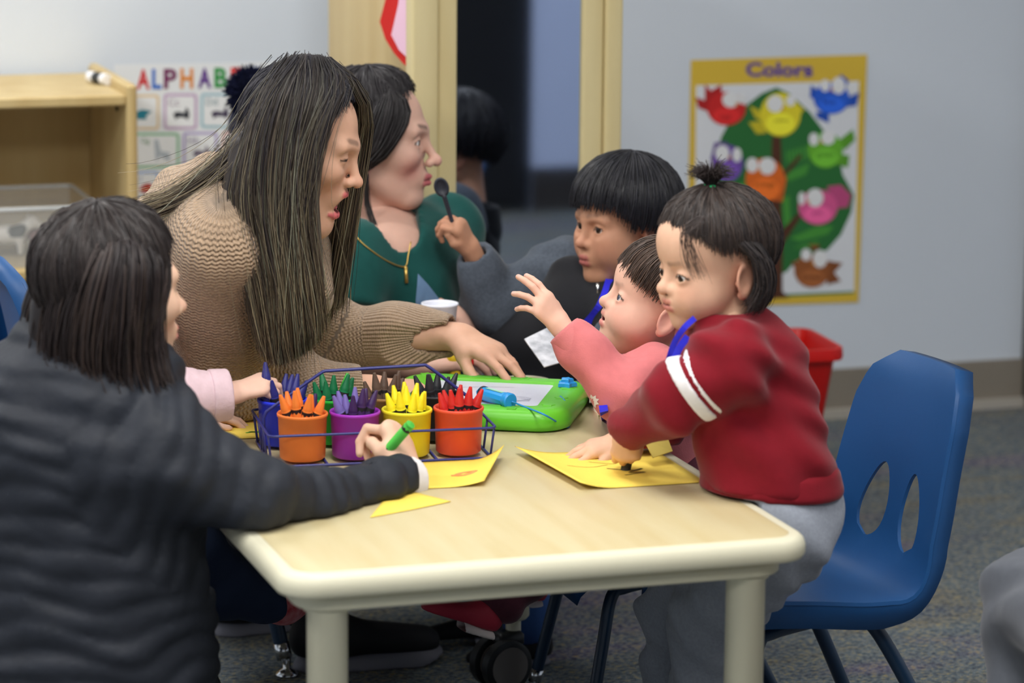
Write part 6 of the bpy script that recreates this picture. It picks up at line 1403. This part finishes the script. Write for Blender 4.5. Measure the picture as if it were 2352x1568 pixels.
b2, _, _, _ = make_hand(wrR, T(1318, 1040, TZ+0.008)-wrR, facing(0.1, 0.25, 1), 1, 0.6, [(12, 16, 8), (10, 16, 8), (12, 18, 8), (16, 18, 8)], (16, 4, -8, -20), [(0.045, 0.036, -0.012), (0.068, 0.05, -0.016), (0.088, 0.056, -0.018)], elR, fat=1.25, wr=0.03)
tor = core(skF, [(pelF, nkF, 0.07, 0.04), (shL, shR, 0.035, 0.035), (shL, elL, 0.03, 0.026), (elL, wrL, 0.025, 0.018), (shR, elR, 0.03, 0.026), (elR, wrR, 0.025, 0.018)], 0.01)
body_mesh(pf, [hv, b1(skF, 0.003), b2(skF, 0.0029), tor])
M_red = cloth('sweat_red', (124, 18, 32))
fF = folds(0.007, [((30, 20, 90), 0.5, (14, 10, 16)), ((60, -30, 55), 2.0, (14, 22, 12))])
armL = U([rc(shL, elL, 0.058, 0.052), rc(elL, wrL, 0.05, 0.038)], 0.02)
rf = U([rc(chF, W(1764, 1082, 4.69), 0.09, 0.106), rc(shL, shR, 0.06, 0.058), rc(nkF, chF, 0.052, 0.09), rc(W(1715, 800, 4.74), W(1755, 960, 4.72), 0.068, 0.08), armL, rc(shR, elR, 0.056, 0.05), rc(elR, wrR, 0.048, 0.036)], 0.028); rf = DISP(rf, fF)
rf = SUB(rf, rc(nkF+(0, 0, -0.01), hF, 0.042, 0.062), 0.006); dL = nrm(wrL-elL); dR = nrm(wrR-elR)
for w_, d_ in ((wrL, dL), (wrR, dR)): rf = SUB(SUB(rf, beyond(w_, d_, 0.06), 0.003), rc(w_-d_*0.05, w_+d_*0.05, 0.023, 0.024), 0.002)
rf = SUB(rf, ontab, 0.006); rf = INT(rf, plane(W(1768, 1116, 4.69), (-0.05, 0, -1)), 0.01)
lo, hi = minmax([shL, elL, wrL, shR, elR, wrR, W(1768, 1110, 4.69), nkF, chF], 0.12); swr = garment('sweatshirt', rf, lo, hi, 0.005, M_red, pf)
# white stripes round the near sleeve
dU = nrm(elL-shL); cS = shL*0.42+elL*0.58; cS2 = W(1601, 874, 4.62)
for k in (-0.014, 0.012):
    a_ = cS2+dU*k; st = INT(INT(DISP(OFF(U([rc(shL, elL, 0.058, 0.052), rc(elL, wrL, 0.05, 0.038)], 0.02), 0.0035), fF), lambda P, a_=a_: np.abs((P-a_.astype(np.float32))@dU.astype(np.float32))-0.0105, 0.002), sph(a_, 0.085), 0)
    garment('sleeve_stripe', st, a_-0.1, a_+0.1, 0.0036, cloth('stripe_white', (238, 236, 240)), swr)
hemz = W(1768, 1090, 4.69); hm = DISP(SUB(INT(rcf(W(1766, 1062, 4.69), W(1770, 1125, 4.69), 0.106, 0.112, CF, 0.95), lambda P: np.abs(P[:, 2]-hemz[2]+0.004)-0.022, 0.01), ontab, 0.004), folds(0.003, [((40, 30, 10), 0.5, (14, 10, 16))])); garment('hem', hm, hemz-0.16, hemz+0.16, 0.005, M_red, swr)
M_greyp = cloth('sweatpants_grey', (150, 156, 168), noise=(200, 0.18))
kF, aF = W(1640, 1400, 4.80), W(1606, 1615, 4.84); kF2, aF2 = W(1560, 1400, 4.96), W(1545, 1590, 5.0)
legs(pf, 'sweatpants', [(pelF+(0.0, -0.03, -0.04), kF, 0.085, 0.064), (kF, aF, 0.062, 0.05), (pelF+(0.0, 0.05, -0.04), kF2, 0.085, 0.062), (kF2, aF2, 0.06, 0.05), (pelF+(0.005, -0.025, -0.01), pelF+(0.005, 0.045, -0.01), 0.09, 0.088)], M_greyp, 0.006, 0.035, folds(0.008, [((60, 30, 50), 0.5, (18, 12, 20)), ((30, -50, 60), 1.3, (12, 20, 10))]), ontab)
for a_ in (aF, aF2):
    g = np.array([a_[0], a_[1], 0]); shoe(pf, g+(0.045, 0, 0), g+(-0.095, 0.0, 0), h=0.006)
# hair gathered into a sprout
up = RF[:, 2]; tie = W(1632, 428, 4.735); ex = []
def fz(px, py, d): return W(px, py, d)
spr = []
r_ = np.random.default_rng(5)
for k in range(420):
    a = r_.uniform(0, 6.28); q = r_.uniform(0.15, 1)**0.5; dirv = CR*math.cos(a)*q*0.034+nrm(np.cross(CR, (0, 0, 1)))*math.sin(a)*q*0.03
    hgt = r_.uniform(0.026, 0.05)*(1.15-0.5*q)
    spr.append(np.array([tie+dirv*0.08+(0, 0, -0.01), tie+dirv*0.15, tie+dirv*0.6+(0, 0, hgt*0.75), tie+dirv*(1.0+r_.uniform(0, .25))+(0, 0, hgt*r_.uniform(0.6, 1.1))]))
S = np.array([resample(q, 10) for q in spr]); ex.append(strand_part(S, 0.0010, [(36, 32, 34)]*4, [(58, 48, 46)]*4, np.zeros(len(S)), 6))
# loose wisps at temple and nape
wis = [gp((1600, 500, 4.63), (1565, 530, 4.62), (1568, 580, 4.615), (1580, 620, 4.61)), gp((1620, 500, 4.62), (1590, 540, 4.61), (1600, 590, 4.61), (1620, 640, 4.61))]
S, u = guide_strands(wis, 46, 10, 0.005, seed=55); ex.append(strand_part(S, 0.0006, [(60, 50, 48)]*4, [(84, 68, 60)]*4, np.zeros(46), 6))
nap = [gp((1700, 560, 4.64), (1735, 600, 4.64), (1745, 660, 4.645), (1725, 700, 4.65)), gp((1740, 560, 4.68), (1765, 610, 4.68), (1762, 670, 4.68), (1735, 705, 4.68)), gp((1745, 570, 4.76), (1768, 620, 4.76), (1760, 680, 4.76), (1730, 708, 4.76))]
S, u = guide_strands(nap, 700, 12, 0.006, seed=56); ex.append(strand_part(S, 0.0012, [(34, 31, 34), (48, 42, 42), (30, 28, 30), (60, 52, 50)], [(40, 34, 34), (54, 46, 44), (34, 30, 30), (66, 56, 52)], np.random.default_rng(1).integers(0, 4, 700), 6))
cap_hair(pf, hF, RF, sF, lambda p: np.interp(abs(p), [0, 0.5, 0.9, 1.2, 1.5, 1.9, 2.5, 3.15], [1.04, 1.16, 1.40, 1.60, 1.60, 1.82, 2.02, 2.08]), rad=(0.107, 0.089, 0.09), thick=0.006, n=2400, col=((38, 33, 34), (76, 64, 58)), seed=23, pole=(0.02, -0.02, 1), srad=0.0010, tips=0.006, lump=0.0028, extra=ex)
tr_ = thing('hair_tie', 'green elastic hair tie round the sprout of the toddler in red', 'hair tie', tie); V, F = tube_vf([tie+np.array([0.0085*math.cos(a), 0.0085*math.sin(a), -0.002+0.0015*math.sin(3*a)]) for a in np.linspace(0, 6.283, 20, endpoint=False)], 0.0042, 8, closed=True); obj('band', V, F, mat('tie_green', (22, 160, 96), 0.6), tr_)
crayon('black', crF0, crF1, 'black crayon in the hand of the toddler in red, drawing on paper')
lf = thing('lanyard', 'blue lanyard over the shoulder of the toddler in red', 'lanyard', W(1560, 800, 4.65))
ribbon('strap', [W(1596, 730, 4.64), W(1572, 752, 4.63), W(1550, 785, 4.64), W(1536, 825, 4.66), W(1524, 868, 4.69)], 0.009, M_lan, lf)
ribbon('strap', [W(1580, 772, 4.625), W(1560, 800, 4.63), W(1545, 835, 4.65), W(1530, 872, 4.68)], 0.011, M_lan, lf)
bq = [W(*p) for p in ((1480, 1012, 4.84), (1528, 990, 4.86), (1545, 1035, 4.84), (1500, 1050, 4.82))]; poly('badge', bq, mat('badge_yellow', (196, 176, 92), 0.3, 0.5), lf, 0.002, nrm(np.cross(bq[1]-bq[0], bq[3]-bq[0])))
# ------------------------------------------------------------------ child with the pink cuff, mostly hidden
skG = (230, 190, 170)
pelG = np.array([0.80, 4.86, 0.41]); hG = W(232, 720, 4.98); RG = frame_head(facing(1, -0.2, -0.15)); sG = 0.84; nkG = hG+(0.0, 0, -0.125)
pg = thing('person', 'child in a pale pink cable cardigan and jeans, hidden behind the woman in black', 'person', (pelG[0], pelG[1], 0))
shG, elG, wrG = W(270, 880, 4.88), W(400, 915, 4.90), W(530, 905, 4.93)
hv = build_head(pg, 'toddler', hG, RG, sG, dict(neck=[w2h(nkG, hG, RG, sG)], skin=skG), 0.006)
b1, _, _, _ = make_hand(wrG, W(612, 878, 4.945)-wrG, facing(-0.1, 0.45, 1), 1, 0.62, [(38, 52, 30), (42, 50, 30), (48, 50, 30), (50, 55, 30)], (4, 0, -4, -8), [(0.056, 0.032, -0.026), (0.088, 0.026, -0.034), (0.115, 0.018, -0.04)], elG, fat=1.15, wr=0.028)
shG2 = shG+(0, 0.16, 0.0); elG2 = shG2+(0.03, 0.03, -0.11); wrG2 = elG2+(0.12, -0.02, 0.01)
b2, _, _, _ = make_hand(wrG2, (1, -0.1, 0), (0, 0, 1), -1, 0.62, None, None, None, elG2, fat=1.15, wr=0.028)
body_mesh(pg, [hv, b1(skG, 0.003), b2(skG, 0.006), core(skG, [(shG2, elG2, 0.03, 0.026), (elG2, wrG2, 0.025, 0.019), (pelG, nkG, 0.07, 0.04), (shG, elG, 0.03, 0.026), (elG, wrG, 0.025, 0.019), (shG, nkG, 0.04, 0.04)], 0.012)])
cg = U([rc(shG2, elG2, 0.052, 0.045), rc(elG2, wrG2-(0.01, 0, 0), 0.043, 0.03), rc(shG2, nkG+(0, 0, -0.05), 0.05, 0.05), rc(nkG+(0, 0, -0.07), pelG, 0.09, 0.10), rc(shG, elG, 0.055, 0.046), rc(elG, wrG, 0.044, 0.037), rc(shG, nkG+(0, 0, -0.05), 0.055, 0.05)], 0.03)
dG = nrm(wrG-elG); cg = DISP(cg, quilt([(pelG, nkG), (elG, wrG)], 0.016, 0.002)); cg = SUB(SUB(cg, beyond(wrG-dG*0.004, dG, 0.07), 0.003), rc(wrG-dG*0.05, wrG+dG*0.05, 0.023, 0.024), 0.002); cg = SUB(cg, rc(nkG, nkG+(0, 0, 0.1), 0.045, 0.05), 0.004); cg = SUB(cg, ontab, 0.005)
M_pale = cloth('cardigan_pale_pink', (226, 198, 206), bump=(300, 0.3))
lo, hi = minmax([nkG, pelG, shG, elG, wrG, shG2, elG2, wrG2], 0.13); garment('cardigan', cg, lo, hi, 0.006, M_pale, pg)
cf_ = SUB(INT(INT(rc(elG, wrG, 0.046, 0.0415), plane(wrG-dG*0.003, dG), 0.002), lambda P: -((P-(wrG-dG*0.036).astype(np.float32))@dG.astype(np.float32)), 0.004), rc(wrG-dG*0.06, wrG+dG*0.05, 0.0255, 0.026), 0.002); garment('cuff', cf_, wrG-0.09, wrG+0.08, 0.0035, M_pale, pg)
kG, aG = W(470, 1300, 5.0), W(600, 1368, 5.06)
legs(pg, 'jeans', [(pelG, W(430, 1260, 4.96), 0.085, 0.06), (W(430, 1260, 4.96), W(500, 1340, 5.0), 0.058, 0.056), (W(500, 1340, 5.0), aG, 0.056, 0.05), (pelG+(0, 0.08, 0), W(420, 1270, 5.1), 0.085, 0.06), (W(420, 1270, 5.1), W(520, 1360, 5.12), 0.056, 0.052)], mat('denim_dark', (40, 52, 78)), 0.007, 0.03, folds(0.004, [((50, 30, 60), 0.5, (18, 12, 20))]))
legs(pg, 'sock', [(W(590, 1365, 5.06), W(650, 1380, 5.08), 0.04, 0.036), (W(650, 1380, 5.08), W(720, 1345, 5.1), 0.036, 0.03)], mat('sock_pink', (206, 150, 156), 0.9, 0.2, noise=(45, 0.4, (178, 62, 70))), 0.005, 0.02)
cap_hair(pg, hG, RG, sG, lambda p: 1.2+0.5*min(1, abs(p)/1.5), n=500, seed=61, col=((60, 44, 36), (90, 70, 58)))
crayon('blue', W(617, 965, 4.94), W(612, 880, 4.945), 'dark blue crayon being pulled from the blue cup by a small hand')
# ------------------------------------------------------------------ child in a pom-pom hat behind the beige sweater
skI = (190, 145, 120); hI = W(640, 350, 6.35); RI = frame_head(facing(1, 0.2, -0.1)); sI = 0.86; nkI = hI+(0, 0, -0.13); pelI = np.array([nkI[0], nkI[1], 0.34])
pi_ = thing('person', 'child hidden behind the woman in beige, only a hat pom-pom showing', 'person', (pelI[0], pelI[1], 0))
hv = build_head(pi_, 'child', hI, RI, sI, dict(neck=[w2h(nkI, hI, RI, sI)], skin=skI), 0.006); hi1 = [make_hand(pelI+(0.03, k*0.14, 0.01), (0.3, 0, -1), (0, k, 0), k, 0.7, None, None, None, nkI+(0, k*0.11, -0.09))[0](skI, 0.004) for k in (-1, 1)]
body_mesh(pi_, [hv]+hi1+[core(skI, [(pelI, nkI, 0.09, 0.04)], 0.012)])
legs(pi_, 'coat', [(pelI+(0, 0, -0.12), nkI+(0, 0, -0.07), 0.13, 0.09), (nkI+(0, -0.11, -0.09), pelI+(0.03, -0.14, 0.0), 0.05, 0.045), (nkI+(0, 0.11, -0.09), pelI+(0.03, 0.14, 0.0), 0.05, 0.045)], cloth('coat_navy', (36, 40, 60)), 0.012, 0.05)
legs(pi_, 'trousers', [(pelI+(0, -0.05, -0.12), pelI+(0.02, -0.05, -0.34+0.06), 0.075, 0.055), (pelI+(0, 0.05, -0.12), pelI+(0.02, 0.05, -0.34+0.06), 0.075, 0.055)], mat('denim_dark', (40, 52, 78)), 0.012, 0.03)
hat = thing('knit_hat', 'navy knit hat with a fluffy pom-pom behind the head of the woman in beige', 'hat', hI+(0, 0, 0.05))
hf = INT(SUB(LOC(ell((-0.012, 0, 0.05), (0.116, 0.098, 0.1)), RI, hI, sI), LOC(ell((-0.012, 0, 0.05), (0.106, 0.088, 0.09)), RI, hI, sI), 0.002), plane(hI+(0, 0, 0.025), -np.array([0.15, 0, 1])), 0.004)
garment('crown', hf, hI-0.15, hI+0.17, 0.006, cloth('hat_navy', (24, 28, 52)), hat)
pc = W(578, 212, 6.32); n = 2600; r_ = np.random.default_rng(3); dv = r_.normal(size=(n, 3)); dv /= np.linalg.norm(dv, axis=1)[:, None]; R0 = 0.052*r_.uniform(0.85, 1.08, (n, 1))
S = pc+np.stack([dv*0.012, dv*R0*0.5+r_.normal(size=(n, 3))*0.002, dv*R0+r_.normal(size=(n, 3))*0.004], 1)
v1, f1, c1 = tubes(S, np.array([0.002, 0.002, 0.0008])[None, :]*np.ones((n, 1)), np.tile(np.array(lin((20, 24, 48))), (n, 3, 1))*r_.uniform(.6, 1.6, (n, 1, 1))); v2, f2 = sphere_vf(pc, 0.043); 
obj('pom_pom', np.vstack([v1, v2]), np.vstack([f1, np.array(f2)+len(v1)]), mat('pom_fur', vcol=True, rough=0.9, spec=0.1), hat, cols=np.vstack([c1, np.tile(np.array(lin((14, 17, 36))), (len(v2), 1))]))
# ------------------------------------------------------------------ grown-up at the right edge
kH = W(2372, 1370, 4.55); anH = W(2350, 1720, 4.5); hipH = kH+(-0.04, -0.44, 0.02); gH = np.array([hipH[0], hipH[1], 0])
ph = thing('person', 'person in grey trousers sitting at the right edge, only one knee in view', 'person', gH)
skH = (200, 160, 140); nkH = hipH+(0.05, 0.02, 0.42); hH = nkH+(0, 0, 0.15); RH = frame_head((-0.3, 0.95, -0.1))
hv = build_head(ph, 'adult', hH, RH, 0.98, dict(neck=[(-0.02, 0, -0.16)], skin=skH), 0.005)
hh1 = [make_hand(hipH+q, (0.1*k, 1, -0.25), (0, 0.2, 1), k, 0.95, None, None, None, nkH+q2)[0](skH, 0.004) for k, q, q2 in ((-1, (0.04, 0.1, 0.15), (-0.12, 0, -0.12)), (1, (0.26, 0.09, 0.13), (0.22, 0, -0.12)))]
body_mesh(ph, [hv]+hh1+[core(skH, [(hipH, nkH, 0.1, 0.06)], 0.015)])
anH[2] = 0.11
legs(ph, 'trousers', [(hipH+(-0.02, 0, 0), kH, 0.105, 0.07), (kH, anH, 0.068, 0.064), (hipH+(0.12, 0, 0), kH+(0.2, 0.02, 0), 0.105, 0.07), (kH+(0.2, 0.02, 0), anH+(0.22, 0.02, 0), 0.068, 0.064), (hipH+(0, 0, 0.03), hipH+(0.12, 0, 0.03), 0.13, 0.13)], cloth('trouser_grey', (92, 96, 104)), 0.009, 0.04, folds(0.005, [((30, 20, 40), 0.5, (12, 9, 14))]))
legs(ph, 'jumper', [(hipH+(0.05, 0, 0.08), nkH+(0.02, 0, -0.12), 0.15, 0.13), (nkH+(-0.1, 0, -0.1), nkH+(0.16, 0, -0.1), 0.08, 0.08), (nkH+(-0.12, 0, -0.12), hipH+(-0.06, 0.0, 0.18), 0.06, 0.05), (hipH+(-0.06, 0.0, 0.18), hipH+(0.03, 0.09, 0.15), 0.05, 0.042), (nkH+(0.22, 0, -0.12), hipH+(0.26, 0.08, 0.14), 0.06, 0.05)], cloth('jumper_slate', (70, 76, 90)), 0.014, 0.06)
cap_hair(ph, hH, RH, 0.98, lambda p: 1.0+0.6*min(1, abs(p)/1.2), n=400, seed=71)
for q in (anH, anH+(0.22, 0.02, 0)): g = np.array([q[0], q[1], 0]); shoe(ph, g+(0.01, -0.07, 0), g+(-0.02, 0.2, 0), h=0.008)
sv = MB(); sv.box((hipH[0]+0.05, hipH[1]-0.02, hipH[2]/2-0.07), (0.2, 0.17, hipH[2]/2-0.07), None, 0.02)
st_ = thing('floor_stool', 'low block stool under the person in grey trousers', 'stool', (hipH[0], hipH[1], 0)); sv.build('block', M_maple, st_)
